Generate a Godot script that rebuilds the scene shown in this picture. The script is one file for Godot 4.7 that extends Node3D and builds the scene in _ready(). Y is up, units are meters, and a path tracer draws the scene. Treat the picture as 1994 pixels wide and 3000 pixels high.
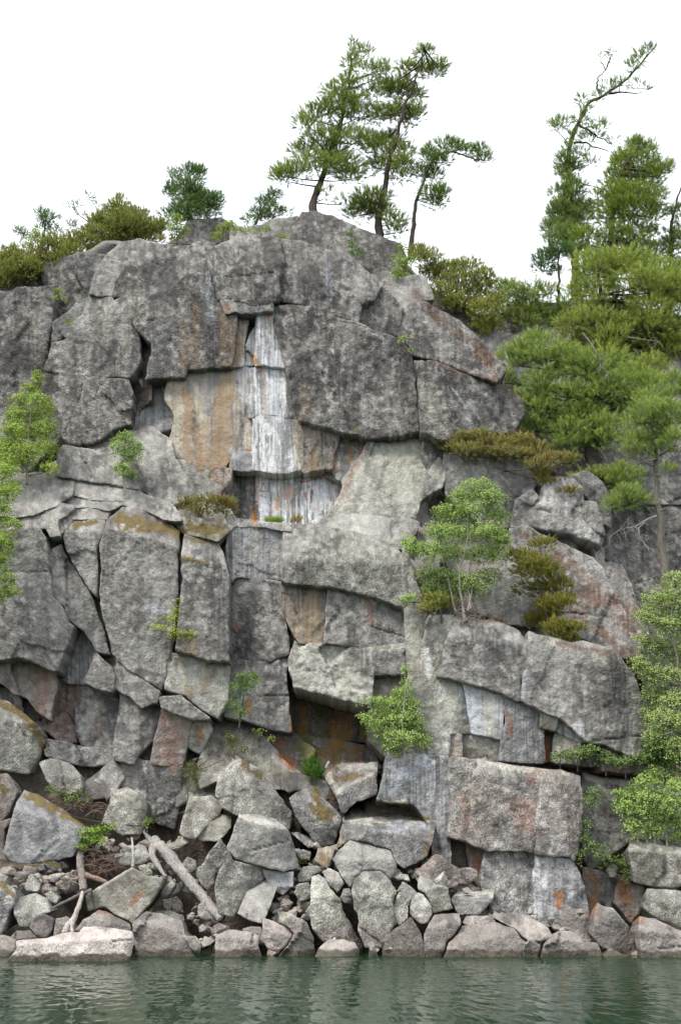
extends Node3D
# A rocky lake shore under a white overcast sky: a jointed granite cliff, the boulders fallen from it, pines and birches.
# Outlines were surveyed on the picture (region code, points) and each is given its own distance, size and thickness in metres.
const FOCAL := 3300.0
const TILT := 0.31468
const EYE := 2.0
const REGIONS := {"A": [0, 500, .63776], "B": [994, 500, .63776], "C": [0, 1350, .63776], "D": [994, 1350, .63776], "E": [0, 2150, .63776], "F": [994, 2150, .63776], "G": [700, 80, .5102], "H": [1494, 80, .33921], "I": [1394, 750, .42403], "J": [0, 450, .57398], "K": [620, 850, .31888], "L": [800, 2150, .38265], "M": [0, 2300, .44643], "Z": [0, 0, 1.27168]}
const CELL := 4.2
var cosT := cos(TILT)
var sinT := sin(TILT)
var rng := RandomNumberGenerator.new()
var M := {}
var PAL := {}
var STAINS: Array = []
var n_warp := FastNoiseLite.new()
var n_fbm := FastNoiseLite.new()
var n_cell := FastNoiseLite.new()
var n_fine := FastNoiseLite.new()
var n_big := FastNoiseLite.new()
var n_mid := FastNoiseLite.new()
var n_streak := FastNoiseLite.new()
var n_spot := FastNoiseLite.new()
const BX := 190
const BY := 210
const BPX := 12.0
var back := PackedFloat32Array()
var names := {}

func place(u: float, v: float, d: float) -> Vector3:
	var x := (u - 997.0) / FOCAL
	var y := (1500.0 - v) / FOCAL
	var k := d / (cosT - y * sinT)
	return Vector3(x * k, EYE + (y * cosT + sinT) * k, -d)

func px(r: String, pts: Array) -> PackedVector2Array:
	var g = REGIONS[r]
	var o := PackedVector2Array()
	for i in range(0, pts.size(), 2):
		o.append(Vector2(pts[i] * g[2] + g[0], pts[i + 1] * g[2] + g[1]))
	return o

func numbered(n: String) -> String:
	var k: int = names.get(n, 0)
	names[n] = k + 1
	return n if k == 0 else "%s_%03d" % [n, k]

func tag(o: Node, label: String, category: String, group := "") -> void:
	o.set_meta("label", label)
	o.set_meta("category", category)
	if group != "":
		o.set_meta("group", group)

func talus(v: float) -> float:
	var t := [2150.0, 38.4, 2200.0, 38.2, 2300.0, 37.6, 2400.0, 36.9, 2500.0, 36.1, 2600.0, 35.2, 2700.0, 34.2, 2780.0, 33.3, 2830.0, 32.6, 2900.0, 31.6]
	for i in range(0, t.size() - 2, 2):
		if v < t[i + 2]:
			return lerpf(t[i + 1], t[i + 3], clampf((v - t[i]) / (t[i + 2] - t[i]), 0, 1))
	return t[t.size() - 1]

func make_noise(n: FastNoiseLite, freq: float, oct: int, sd: int, kind := FastNoiseLite.TYPE_SIMPLEX_SMOOTH) -> void:
	n.noise_type = kind
	n.frequency = freq
	n.seed = sd
	n.fractal_type = FastNoiseLite.FRACTAL_FBM if oct > 1 else FastNoiseLite.FRACTAL_NONE
	n.fractal_octaves = oct

func seamless(freq: float, oct: int, sd: int, size: int, kind := FastNoiseLite.TYPE_SIMPLEX_SMOOTH) -> Image:
	var n := FastNoiseLite.new()
	make_noise(n, freq, oct, sd, kind)
	var im := n.get_seamless_image(size, size)
	im.convert(Image.FORMAT_L8)
	return im

# Speckled stone: dark crystals and crust in the ground, pale lichen spots of several sizes over it.
func stone_texture(size: int, low: float, high: float, cover: float, soft: float, sd: int, cool: float) -> ImageTexture:
	var a := seamless(.066, 3, sd, size).get_data()
	var b := seamless(.013, 4, sd + 1, size).get_data()
	var c := seamless(.14, 2, sd + 2, size).get_data()
	var out := PackedByteArray()
	out.resize(size * size * 3)
	var lut := PackedByteArray()
	lut.resize(1024)
	for i in 1024:
		lut[i] = int(255.0 * pow(clampf(i / 1023.0, 0, 1), 1.0 / 2.2))
	for i in size * size:
		var fine := c[i] / 255.0
		var t := clampf(((a[i] * .55 + b[i] * .45) / 255.0 + (fine - .5) * .22 - cover) / soft + .5, 0, 1)
		var v := low + (high - low) * t
		v *= .50 + 1.0 * fine
		out[i * 3] = lut[int(clampf(v * (1.0 + .03 * (1.0 - t)), 0, 1) * 1023)]
		out[i * 3 + 1] = lut[int(clampf(v * (.955 + .045 * t), 0, 1) * 1023)]
		out[i * 3 + 2] = lut[int(clampf(v * (.962 - cool * t), 0, 1) * 1023)]
	var im := Image.create_from_data(size, size, false, Image.FORMAT_RGB8, out)
	im.generate_mipmaps()
	return ImageTexture.create_from_image(im)

func stone_material(t: Texture2D, nt: Texture2D, scale: float, rough: float, ns: float) -> StandardMaterial3D:
	var m := StandardMaterial3D.new()
	m.albedo_texture = t
	m.vertex_color_use_as_albedo = true
	m.roughness = rough
	m.metallic_specular = .35
	m.normal_enabled = true
	m.normal_texture = nt
	m.normal_scale = ns
	m.uv1_triplanar = true
	m.uv1_world_triplanar = true
	m.uv1_scale = Vector3(scale, scale, scale)
	m.uv1_triplanar_sharpness = 4.0
	return m

func flat_material(c: Color, rough := .9, back_c := Color.BLACK) -> StandardMaterial3D:
	var m := StandardMaterial3D.new()
	m.albedo_color = Color.WHITE
	m.albedo_color = c.linear_to_srgb()
	m.roughness = rough
	m.metallic_specular = .2
	if back_c != Color.BLACK:
		m.backlight_enabled = true
		m.backlight = back_c
		m.cull_mode = BaseMaterial3D.CULL_DISABLED
	return m

func setup_materials() -> void:
	make_noise(n_warp, 1.0 / 46.0, 3, 11)
	make_noise(n_fbm, .42, 4, 12)
	make_noise(n_cell, .55, 1, 13, FastNoiseLite.TYPE_CELLULAR)
	n_cell.cellular_return_type = FastNoiseLite.RETURN_CELL_VALUE
	n_cell.domain_warp_enabled = true
	n_cell.domain_warp_amplitude = .35
	n_cell.domain_warp_frequency = .9
	make_noise(n_fine, 2.6, 3, 14)
	make_noise(n_big, .32, 3, 15)
	make_noise(n_mid, 1.7, 3, 16)
	make_noise(n_streak, 1.0, 2, 17)
	make_noise(n_spot, 2.7, 1, 18, FastNoiseLite.TYPE_CELLULAR)
	n_spot.cellular_return_type = FastNoiseLite.RETURN_DISTANCE
	var nimg := seamless(.03, 5, 71, 1024)
	nimg.convert(Image.FORMAT_RGB8)
	nimg.bump_map_to_normal_map(7.0)
	var nt := ImageTexture.create_from_image(nimg)
	M.lichen = stone_material(stone_texture(1024, .36, .75, .535, .2, 21, .005), nt, 1.0 / 4.3, .95, 1.0)
	M.mixed = stone_material(stone_texture(1024, .54, .78, .53, .24, 31, .005), nt, 1.0 / 4.7, .92, .9)
	M.smooth = stone_material(stone_texture(1024, .70, .98, .5, .5, 41, .0), nt, 1.0 / 5.9, .8, .45)
	var bt := seamless(.06, 4, 81, 512)
	bt.convert(Image.FORMAT_RGB8)
	bt.bump_map_to_normal_map(8.0)
	M.bark = stone_material(stone_texture(512, .5, .98, .5, .3, 51, .0), ImageTexture.create_from_image(bt), 1.6, .95, 1.0)
	for k in ["needle", "leaf", "juniper", "grass"]:
		var f := StandardMaterial3D.new()
		f.vertex_color_use_as_albedo = true
		f.roughness = .55 if k == "leaf" else .7
		f.metallic_specular = .3
		f.cull_mode = BaseMaterial3D.CULL_DISABLED
		f.backlight_enabled = true
		f.backlight = Color(.6, .66, .3) if k != "needle" else Color(.62, .7, .25)
		M[k] = f
	# stone colours: ground tone, tone of the large patches, share of dark run-off streaks, material
	PAL = {
		"dark": [Color(.165, .158, .155), Color(.30, .296, .285), .9, "lichen"],
		"mid": [Color(.355, .352, .34), Color(.215, .212, .206), .6, "mixed"],
		"pale": [Color(.46, .472, .415), Color(.335, .338, .312), .4, "mixed"],
		"light": [Color(.45, .45, .43), Color(.32, .32, .31), .35, "mixed"],
		"pink": [Color(.50, .465, .43), Color(.40, .39, .375), .35, "lichen"],
		"grey": [Color(.27, .27, .268), Color(.185, .187, .19), .6, "mixed"],
		"blue": [Color(.215, .225, .235), Color(.30, .31, .318), .6, "smooth"],
		"tan": [Color(.30, .255, .20), Color(.265, .25, .235), .6, "smooth"],
		"white": [Color(.38, .39, .40), Color(.27, .28, .285), .6, "smooth"],
		"rust": [Color(.15, .115, .10), Color(.115, .10, .093), .4, "smooth"],
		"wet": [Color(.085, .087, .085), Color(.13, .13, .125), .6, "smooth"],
		"shore": [Color(.35, .33, .31), Color(.26, .245, .235), .2, "mixed"],
		"buff": [Color(.43, .375, .33), Color(.32, .295, .275), .3, "mixed"],
		"green": [Color(.30, .30, .255), Color(.38, .375, .33), .3, "mixed"],
		"soil": [Color(.10, .075, .055), Color(.16, .13, .10), .0, "mixed"],
	}
	for k in PAL:
		var crust := Color(.47, .475, .45)
		if k == "dark":
			crust = Color(.36, .355, .345)
		if k in ["white", "blue", "tan", "wet", "rust"]:
			crust = PAL[k][0] * 1.18
		if k in ["pale", "light", "pink"]:
			crust = Color(.55, .56, .52)
		PAL[k].append(crust)
	STAIN_COL = {"white": Color(.74, .76, .79), "bluewhite": Color(.56, .61, .68), "tan": Color(.33, .25, .165), "rust": Color(.36, .12, .035), "orange": Color(.50, .20, .03), "black": Color(.06, .06, .06), "moss": Color(.20, .155, .065), "mossgreen": Color(.16, .17, .04), "pale": Color(.55, .55, .47), "red": Color(.36, .11, .07), "pinkred": Color(.50, .28, .22), "grey": Color(.24, .25, .26), "cream": Color(.58, .54, .44), "duff": Color(.20, .085, .04), "brown": Color(.14, .095, .075), "lichen": Color(.66, .66, .60), "ochre": Color(.30, .19, .06)}
var STAIN_COL := {}

# A stain that stands on the stone: from point to point with a width at each end; s > 0 breaks it into run-off streaks.
func stain(r: String, c: String, strength: float, streaky: float, pts: Array) -> void:
	var g = REGIONS[r]
	for i in range(0, pts.size() - 5, 6):
		STAINS.append([Vector2(pts[i] * g[2] + g[0], pts[i + 1] * g[2] + g[1]), Vector2(pts[i + 2] * g[2] + g[0], pts[i + 3] * g[2] + g[1]), pts[i + 4] * g[2], pts[i + 5] * g[2], STAIN_COL[c], strength, streaky])

# One rock: an outline filled by a surface with its own tilt, folds, worn edges, spalls and grain, and sides that run back into the cliff
# (or, for a loose boulder, close round its back).
func rock(parent: Node, called: String, region: String, pts: Array, d: float, pal: String, o := {}) -> MeshInstance3D:
	var poly := px(region, pts)
	var n := poly.size()
	var loose: bool = o.get("loose", false)
	if loose:
		for i in n:
			if poly[i].y > 2782:
				poly[i].y += 24
	var cell: float = o.get("cell", CELL)
	var lo := poly[0]
	var hi := poly[0]
	for p in poly:
		lo = lo.min(p)
		hi = hi.max(p)
	var ctr := (lo + hi) * .5
	var m := d / FOCAL * (1.06 + .12 * clampf((1500.0 - ctr.y) / 1500.0, -1, 1))
	var gap: float = o.get("gap", -5.0)
	var gapv: float = o.get("gapv", 0.6 if loose else 6.0)
	lo -= Vector2(cell * 2, cell * 2)
	hi += Vector2(cell * 2, cell * 2)
	var nx := int((hi.x - lo.x) / cell) + 2
	var ny := int((hi.y - lo.y) / cell) + 2
	var ed := PackedVector2Array()
	var il := PackedFloat32Array()
	for i in n:
		var e := poly[(i + 1) % n] - poly[i]
		ed.append(e)
		il.append(1.0 / maxf(e.length_squared(), .01))
	var warp: float = o.get("warp", 3.2)
	var seed_o := ctr.x * .37 + ctr.y * .91 if loose else 0.0
	# folds
	var g = REGIONS[region]
	var fo := PackedVector2Array()
	var fn := PackedVector2Array()
	var fs := PackedFloat32Array()
	for f in o.get("f", []):
		var a := Vector2(f[0] * g[2] + g[0], f[1] * g[2] + g[1])
		var b := Vector2(f[2] * g[2] + g[0], f[3] * g[2] + g[1])
		var e := (b - a).normalized()
		fo.append(a)
		fn.append(Vector2(e.y, -e.x))
		fs.append(f[4] * (1.25 if loose else 1.0))
	# broken facets: planes that ridge or hollow the face, each block its own
	var r := RandomNumberGenerator.new()
	r.seed = int(ctr.x * 13.0 + ctr.y * 7.0)
	var facet: float = o.get("facet", .0 if PAL[pal][3] == "smooth" else (.34 if loose else .13)) * clampf(1.9 / (maxf(hi.x - lo.x, hi.y - lo.y) * m), .3, 1.0)
	for i in 4:
		fo.append(Vector2(r.randf_range(lo.x, hi.x), r.randf_range(lo.y, hi.y)))
		fn.append(Vector2.from_angle(r.randf() * TAU))
		fs.append(facet * r.randf_range(.3, 1.0) * (1.0 if r.randf() < .6 else -1.0))
	# hairline joints that end inside the block
	var jo: Array[Vector2] = []
	var joints: int = o.get("joints", 0 if PAL[pal][3] == "smooth" else clampi(int((hi.x - lo.x) * (hi.y - lo.y) / 40000.0), 0, 2))
	for i in joints:
		var a := Vector2(r.randf_range(lo.x, hi.x), r.randf_range(lo.y, hi.y))
		var ang := r.randfn() * .25 + (PI / 2 if r.randf() < .5 else 0.0)
		jo.append(a)
		jo.append(a + Vector2.from_angle(ang) * r.randf_range(.3, .8) * minf(hi.x - lo.x, hi.y - lo.y))
	var nf := fo.size()
	var tx: float = o.get("tx", 0.0)
	var ty: float = o.get("ty", .06)
	var bev: float = o.get("bev", .2)
	bev = .015 + bev * .12 if loose else (.015 + .08 * bev if bev < .9 else bev * .4)
	var bk: float = o.get("k", .9)
	var amp: float = o.get("amp", .16) * .6
	var chip: float = o.get("chip", .10) * (1.0 if loose else .55)
	var fine: float = o.get("fine", .035)
	var sw: float = .022
	var stains: Array = []
	for s in STAINS:
		var w: float = maxf(s[2], s[3]) * 1.6
		var a: Vector2 = s[0]
		var b: Vector2 = s[1]
		if maxf(a.x, b.x) + w > lo.x and minf(a.x, b.x) - w < hi.x and maxf(a.y, b.y) + w > lo.y and minf(a.y, b.y) - w < hi.y:
			stains.append(s)
	var P = PAL[pal]
	var c0: Color = P[0]
	var c1: Color = P[1]
	var dark_s: float = P[2]
	var lum: float = o.get("lum", 1.0)
	var rosettes := .42 if pal in ["dark", "mid", "light", "pale", "pink", "green", "grey"] else 0.0
	var run := Color(0, 0, 0, 0)
	if loose:
		lum *= r.randf_range(.82, 1.15)
	if pal == "white":
		run = Color(.80, .825, .86, .85)
	elif pal == "tan":
		run = Color(.40, .365, .30, .7)
	elif pal == "blue" and not loose:
		run = Color(.36, .375, .39, .6)
	var washed: bool = o.get("washed", false)
	var sdf := PackedFloat32Array()
	sdf.resize(nx * ny)
	for j in ny:
		for i in nx:
			var q := Vector2(lo.x + i * cell, lo.y + j * cell)
			q.x += warp * n_warp.get_noise_2d(q.x, q.y)
			q.y += warp * n_warp.get_noise_2d(q.x + 531.0, q.y - 217.0)
			var best := 1e12
			var inside := false
			for k in n:
				var a := poly[k]
				var e := ed[k]
				var w := q - a
				var dd := (w - e * clampf(w.dot(e) * il[k], 0.0, 1.0)).length_squared()
				if dd < best:
					best = dd
				if (a.y > q.y) != (a.y + e.y > q.y) and q.x < e.x * w.y / e.y + a.x:
					inside = not inside
			var open := n_warp.get_noise_2d(q.x * .45 + 900.0, q.y * .45)
			sdf[j * nx + i] = (sqrt(best) if inside else -sqrt(best)) - gap - gapv * maxf(0.0, open)
	var V := PackedVector3Array()
	var N := PackedVector3Array()
	var C := PackedColorArray()
	var I := PackedInt32Array()
	var vid := PackedInt32Array()
	vid.resize(nx * ny)
	vid.fill(-1)
	var hid := PackedInt32Array()
	hid.resize(nx * ny)
	hid.fill(-1)
	var wid := hid.duplicate()
	var far := d
	var todo: Array[Vector3] = []
	# vertices inside, then those where the outline cuts the grid
	for j in ny:
		for i in nx:
			var k := j * nx + i
			if sdf[k] > 0.0:
				vid[k] = todo.size()
				todo.append(Vector3(lo.x + i * cell, lo.y + j * cell, sdf[k]))
			if i + 1 < nx and (sdf[k] > 0.0) != (sdf[k + 1] > 0.0):
				hid[k] = todo.size()
				todo.append(Vector3(lo.x + (i + sdf[k] / (sdf[k] - sdf[k + 1])) * cell, lo.y + j * cell, 0.0))
			if j + 1 < ny and (sdf[k] > 0.0) != (sdf[k + nx] > 0.0):
				wid[k] = todo.size()
				todo.append(Vector3(lo.x + i * cell, lo.y + (j + sdf[k] / (sdf[k] - sdf[k + nx])) * cell, 0.0))
	var base := place(ctr.x, hi.y - cell * 2, d) if loose else Vector3.ZERO
	for t in todo:
		var x := (t.x - ctr.x) * m
		var y := (ctr.y - t.y) * m
		var D := d + tx * x + ty * y
		for k in nf:
			var s := (Vector2(t.x, t.y) - fo[k]).dot(fn[k]) * m
			D += fs[k] * .5 * (s + sqrt(s * s + sw * sw))
		var e := t.z * m
		if e < bev:
			var q := 1.0 - e / bev
			D += bk * bev * (1.0 - sqrt(maxf(0.0, 1.0 - q * q)))
		for k in range(0, jo.size(), 2):
			var ab := jo[k + 1] - jo[k]
			var ap := Vector2(t.x + warp * 1.5 * n_warp.get_noise_2d(t.x, t.y), t.y + warp * 1.5 * n_warp.get_noise_2d(t.x, t.y + 300.0)) - jo[k]
			var h := clampf(ap.dot(ab) / ab.length_squared(), 0, 1)
			var q := (ap - ab * h).length() / (3.4 * (1.0 - .6 * h))
			if q < 1.0:
				D += .08 * (1.0 - q)
		var X := t.x * m + seed_o
		var Y := -t.y * m + (d * 3.0 if loose else 0.0)
		D += amp * n_fbm.get_noise_2d(X, Y) + chip * n_cell.get_noise_2d(X, Y * .7) + fine * n_fine.get_noise_2d(X, Y)
		far = maxf(far, D)
		var p := place(t.x, t.y, D)
		V.append(p - base)
		N.append(Vector3.ZERO)
		var w1 := n_mid.get_noise_2d(X, Y)
		var wb := n_big.get_noise_2d(X, Y)
		var c := c0.lerp(c1, clampf(.5 + 2.6 * wb + 1.3 * w1, 0, 1))
		var cr := n_mid.get_noise_2d(X * .55 + 31.0, Y * .24 + 7.0) + .35 * n_fine.get_noise_2d(X * 1.3, Y * .9)
		c = c.lerp(P[4], .48 * smoothstep(.08, .36, cr))
		c = c * (1.0 - .34 * smoothstep(.10, .42, -cr))
		if rosettes > 0.0:
			c = c.lerp(Color(.58, .59, .555), rosettes * smoothstep(-.60, -.76, n_spot.get_noise_2d(X + .3 * w1, Y + .3 * wb)) * smoothstep(-.12, .2, wb + .5 * w1))
		var st := n_streak.get_noise_2d(t.x * .024 + 1.4 * w1, t.y * .0036) + .4 * n_streak.get_noise_2d(t.x * .085, t.y * .005 + 60.0)
		if run.a > 0.0:
			var rs := n_streak.get_noise_2d(t.x * .11 + .35 * w1, t.y * .0035 + 21.0) + .5 * n_streak.get_noise_2d(t.x * .3, t.y * .006 + 5.0)
			c = c.lerp(run, run.a * smoothstep(-.12, .5, rs))
			c = c * (1.0 - .35 * smoothstep(.15, .6, -rs))
		var sg := dark_s * (.25 if loose else (1.0 if run.a == 0.0 else .35))
		c = c.lerp(Color(.145, .138, .132), sg * smoothstep(.06, .50, st))
		c = c.lerp(Color(.50, .50, .485), sg * .7 * smoothstep(.16, .66, -st))
		c = c * (1.0 + .30 * w1 + .12 * n_fine.get_noise_2d(X * 1.7 + 9.0, Y * 1.7)) * lum
		for s in stains:
			var a: Vector2 = s[0]
			var b: Vector2 = s[1]
			var ab := b - a
			var ap := Vector2(t.x, t.y) - a
			var h := clampf(ap.dot(ab) / maxf(ab.length_squared(), .01), 0, 1)
			var wd: float = lerpf(s[2], s[3], h)
			var q := (ap - ab * h).length() / wd
			if q > 1.5:
				continue
			var wgt := smoothstep(1.0, .7, q + 1.0 * w1 + .7 * n_fine.get_noise_2d(X * .8, Y * .8)) * smoothstep(-.42, -.05, n_fine.get_noise_2d(X * 1.9 + 40.0, Y * 1.9) + .75 - q)
			var sk: float = s[6]
			if sk > 0.0:
				wgt *= lerpf(1.0, clampf(.45 + 1.5 * n_streak.get_noise_2d(t.x * .16 + 77.0, t.y * .008), 0, 1), sk)
			var sc: Color = s[4]
			var sst: float = s[5]
			c = c.lerp(sc, wgt * sst)
		if washed:
			c = c.lerp(Color(.36, .335, .315) * lum * (1.0 + .3 * w1 + .15 * st), smoothstep(-.03, .03, .78 + .3 * w1 + .12 * wb - p.y))
			c = c.lerp(Color(.13, .12, .10), smoothstep(-.02, .02, .16 + .08 * w1 - p.y))
		c.a = 1.0
		C.append(c)
		var bi := int((t.x + 140.0) / BPX)
		var bj := int((t.y - 420.0) / BPX)
		if not loose and bi >= 0 and bj >= 0 and bi < BX and bj < BY and back[bj * BX + bi] < D:
			back[bj * BX + bi] = D
	var rim: Array[int] = []
	var co := [0, 0, 0, 0]
	var cv := [0, 0, 0, 0]
	var ce := [0, 0, 0, 0]
	for j in ny - 1:
		for i in nx - 1:
			var k := j * nx + i
			var cnt := int(sdf[k] > 0.0) + int(sdf[k + 1] > 0.0) + int(sdf[k + nx + 1] > 0.0) + int(sdf[k + nx] > 0.0)
			if cnt == 0:
				continue
			if cnt == 4:
				I.append_array([vid[k], vid[k + 1], vid[k + nx + 1], vid[k], vid[k + nx + 1], vid[k + nx]])
				continue
			cv[0] = vid[k]; cv[1] = vid[k + 1]; cv[2] = vid[k + nx + 1]; cv[3] = vid[k + nx]
			ce[0] = hid[k]; ce[1] = wid[k + 1]; ce[2] = hid[k + nx]; ce[3] = wid[k]
			var loop: Array[int] = []
			var leave := -1
			var enter := -1
			for q in 4:
				if cv[q] >= 0:
					loop.append(cv[q])
				if (cv[q] >= 0) != (cv[(q + 1) % 4] >= 0):
					loop.append(ce[q])
					if cv[q] >= 0:
						leave = ce[q]
					else:
						enter = ce[q]
			for q in range(1, loop.size() - 1):
				I.append_array([loop[0], loop[q], loop[q + 1]])
			rim.append(leave)
			rim.append(enter)
	for q in range(0, I.size(), 3):
		var a := V[I[q]]
		var nn := (V[I[q + 2]] - a).cross(V[I[q + 1]] - a)
		N[I[q]] += nn
		N[I[q + 1]] += nn
		N[I[q + 2]] += nn
	for q in N.size():
		N[q] = N[q].normalized()
	# sides
	var th: float = o.get("th", 1.5)
	var mid := place(ctr.x, ctr.y, d) - base
	if loose:
		th = minf(hi.x - lo.x, hi.y - lo.y) * m * .8 + maxf(far - d, 0.0) * .3
	var backs := {}
	for q in range(0, rim.size(), 2):
		var a := V[rim[q]]
		var b := V[rim[q + 1]]
		var a2 := Vector3(a.x, a.y, -(far + th) - base.z)
		var b2 := Vector3(b.x, b.y, -(far + th) - base.z)
		if loose:
			a2 = Vector3(lerpf(a.x, mid.x, .3), lerpf(a.y, mid.y, .3), a2.z)
			b2 = Vector3(lerpf(b.x, mid.x, .3), lerpf(b.y, mid.y, .3), b2.z)
		var nn := (b2 - a).cross(b - a).normalized()
		var s := V.size()
		V.append_array([a, b, b2, a2])
		N.append_array([nn, nn, nn, nn])
		C.append_array([C[rim[q]], C[rim[q + 1]], C[rim[q + 1]], C[rim[q]]])
		I.append_array([s, s + 1, s + 2, s, s + 2, s + 3])
		if loose:
			V.append_array([a2, b2, Vector3(mid.x, mid.y, a2.z)])
			for z in 3:
				N.append(Vector3(0, 0, -1))
				C.append(C[rim[q]])
			I.append_array([s + 4, s + 5, s + 6])
	return surface(parent, called, V, N, C, I, M[o.get("mat", P[3])], base)

func surface(parent: Node, called: String, V: PackedVector3Array, N: PackedVector3Array, C: PackedColorArray, I: PackedInt32Array, mat: Material, at := Vector3.ZERO) -> MeshInstance3D:
	var arr := []
	arr.resize(Mesh.ARRAY_MAX)
	arr[Mesh.ARRAY_VERTEX] = V
	arr[Mesh.ARRAY_NORMAL] = N
	if C.size():
		arr[Mesh.ARRAY_COLOR] = C
	arr[Mesh.ARRAY_INDEX] = I
	var am := ArrayMesh.new()
	am.add_surface_from_arrays(Mesh.PRIMITIVE_TRIANGLES, arr, [], {}, 0)
	am.surface_set_material(0, mat)
	var mi := MeshInstance3D.new()
	mi.name = numbered(called) if parent == self else called
	mi.mesh = am
	mi.position = at
	parent.add_child(mi, true)
	return mi

# Tubes for stems, limbs and driftwood, collected in one builder and committed as one mesh.
class Tubes:
	var V := PackedVector3Array()
	var N := PackedVector3Array()
	var C := PackedColorArray()
	var I := PackedInt32Array()
	func tube(path: PackedVector3Array, radii: PackedFloat32Array, sides: int, col: Color, rough := 0.0, noise: FastNoiseLite = null) -> void:
		var s := V.size()
		var n := path.size()
		for i in n:
			var dir := (path[mini(i + 1, n - 1)] - path[maxi(i - 1, 0)]).normalized()
			var x := dir.cross(Vector3(.31, .2, .93)).normalized()
			var y := x.cross(dir)
			for k in sides:
				var a := TAU * k / sides
				var nn := x * cos(a) + y * sin(a)
				var rr := radii[i] * (1.0 + rough * .35 * sin(k * 2.4 + sin(k * 5.1) * 2.0))
				var cc := col
				if noise:
					var w := noise.get_noise_3d(k * 1.7, path[i].y * 2.2 + path[i].x, i * .7)
					rr *= 1.0 + rough * w
					cc = col * (1.0 + .5 * w)
					cc.a = 1.0
				V.append(path[i] + nn * rr)
				N.append(nn)
				C.append(cc)
		for i in n - 1:
			for k in sides:
				var a := s + i * sides + k
				var b := s + i * sides + (k + 1) % sides
				I.append_array([a, b, b + sides, a, b + sides, a + sides])
		for e in [0, n - 1]:
			var c := V.size()
			V.append(path[e])
			N.append((path[e] - path[1 if e == 0 else n - 2]).normalized())
			C.append(col)
			for k in sides:
				var a: int = s + e * sides + k
				var b: int = s + e * sides + (k + 1) % sides
				I.append_array([c, a, b] if e else [c, b, a])

func commit(t: Tubes, parent: Node, called: String, mat: Material, at := Vector3.ZERO) -> MeshInstance3D:
	for i in t.V.size():
		t.V[i] -= at
	return surface(parent, called, t.V, t.N, t.C, t.I, mat, at if parent == self else Vector3.ZERO)

func thing(called: String, label: String, category: String, at: Vector3, group := "") -> Node3D:
	var o := Node3D.new()
	o.name = numbered(called)
	o.position = at
	add_child(o, true)
	tag(o, label, category, group)
	return o

# A spray of pine needles, of juniper scales or a single birch leaf: the small meshes that crowns are made of.
func spray(count: int, long: float, wide: float, spread: float, stalk: float, sd: int, mat: Material) -> ArrayMesh:
	rng.seed = sd
	var V := PackedVector3Array()
	var N := PackedVector3Array()
	var C := PackedColorArray()
	for i in count:
		var a := rng.randf() * TAU
		var s := spread * sqrt(rng.randf())
		var dir := Vector3(cos(a) * sin(s), cos(s), sin(a) * sin(s))
		var p := Vector3(0, stalk * rng.randf(), 0)
		var side := dir.cross(Vector3(rng.randf() - .5, rng.randf() - .5, rng.randf() - .5)).normalized()
		var l := long * rng.randf_range(.65, 1.1)
		var nn := dir.cross(side).normalized()
		if nn.y < 0:
			nn = -nn
			side = -side
		V.append_array([p - side * wide * .5, p + side * wide * .5, p + dir * l])
		nn = (nn + dir * .35).normalized()
		var t := rng.randf_range(.75, 1.25)
		for k in 3:
			N.append(nn)
			C.append(Color(t, t, t))
	var arr := []
	arr.resize(Mesh.ARRAY_MAX)
	arr[Mesh.ARRAY_VERTEX] = V
	arr[Mesh.ARRAY_NORMAL] = N
	arr[Mesh.ARRAY_COLOR] = C
	var am := ArrayMesh.new()
	am.add_surface_from_arrays(Mesh.PRIMITIVE_TRIANGLES, arr, [], {}, 0)
	am.surface_set_material(0, mat)
	return am

func leaf_mesh(long: float, wide: float, mat: Material) -> ArrayMesh:
	var V := PackedVector3Array()
	var N := PackedVector3Array()
	var C := PackedColorArray()
	# three leaves on a twig tip
	for k in 3:
		var b := Basis(Vector3.UP, TAU * k / 3.0 + .4) * Basis(Vector3.RIGHT, .9 + .25 * k)
		var o := b * Vector3(0, long * .25, 0)
		var tip := o + b * Vector3(0, long, 0)
		var l := o + b * Vector3(-wide * .5, long * .42, wide * .18)
		var r := o + b * Vector3(wide * .5, long * .42, wide * .18)
		for t in [[o, l, tip], [o, tip, r]]:
			var nn: Vector3 = (t[2] - t[0]).cross(t[1] - t[0]).normalized()
			if nn.y < 0:
				nn = -nn
				t = [t[0], t[2], t[1]]
			for p in t:
				V.append(p)
				N.append(nn)
				C.append(Color.WHITE)
	var arr := []
	arr.resize(Mesh.ARRAY_MAX)
	arr[Mesh.ARRAY_VERTEX] = V
	arr[Mesh.ARRAY_NORMAL] = N
	arr[Mesh.ARRAY_COLOR] = C
	var am := ArrayMesh.new()
	am.add_surface_from_arrays(Mesh.PRIMITIVE_TRIANGLES, arr, [], {}, 0)
	am.surface_set_material(0, mat)
	return am

var SPRAY := {}

func scatter(parent: Node3D, called: String, mesh: Mesh, X: Array[Transform3D], T: PackedColorArray) -> void:
	if X.is_empty():
		return
	var mm := MultiMesh.new()
	mm.transform_format = MultiMesh.TRANSFORM_3D
	mm.use_colors = true
	mm.mesh = mesh
	mm.instance_count = X.size()
	for i in X.size():
		mm.set_instance_transform(i, X[i])
		mm.set_instance_color(i, T[i])
	var mi := MultiMeshInstance3D.new()
	mi.name = called
	mi.multimesh = mm
	mi.set_meta("kind", "stuff")
	parent.add_child(mi, true)

func aim(dir: Vector3, roll: float, s: float) -> Basis:
	var y := dir.normalized()
	var x := y.cross(Vector3(.23, .41, .88)).normalized()
	var z := x.cross(y)
	return Basis(x, y, z) * Basis(Vector3.UP, roll) * Basis.from_scale(Vector3(s, s, s))

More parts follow.
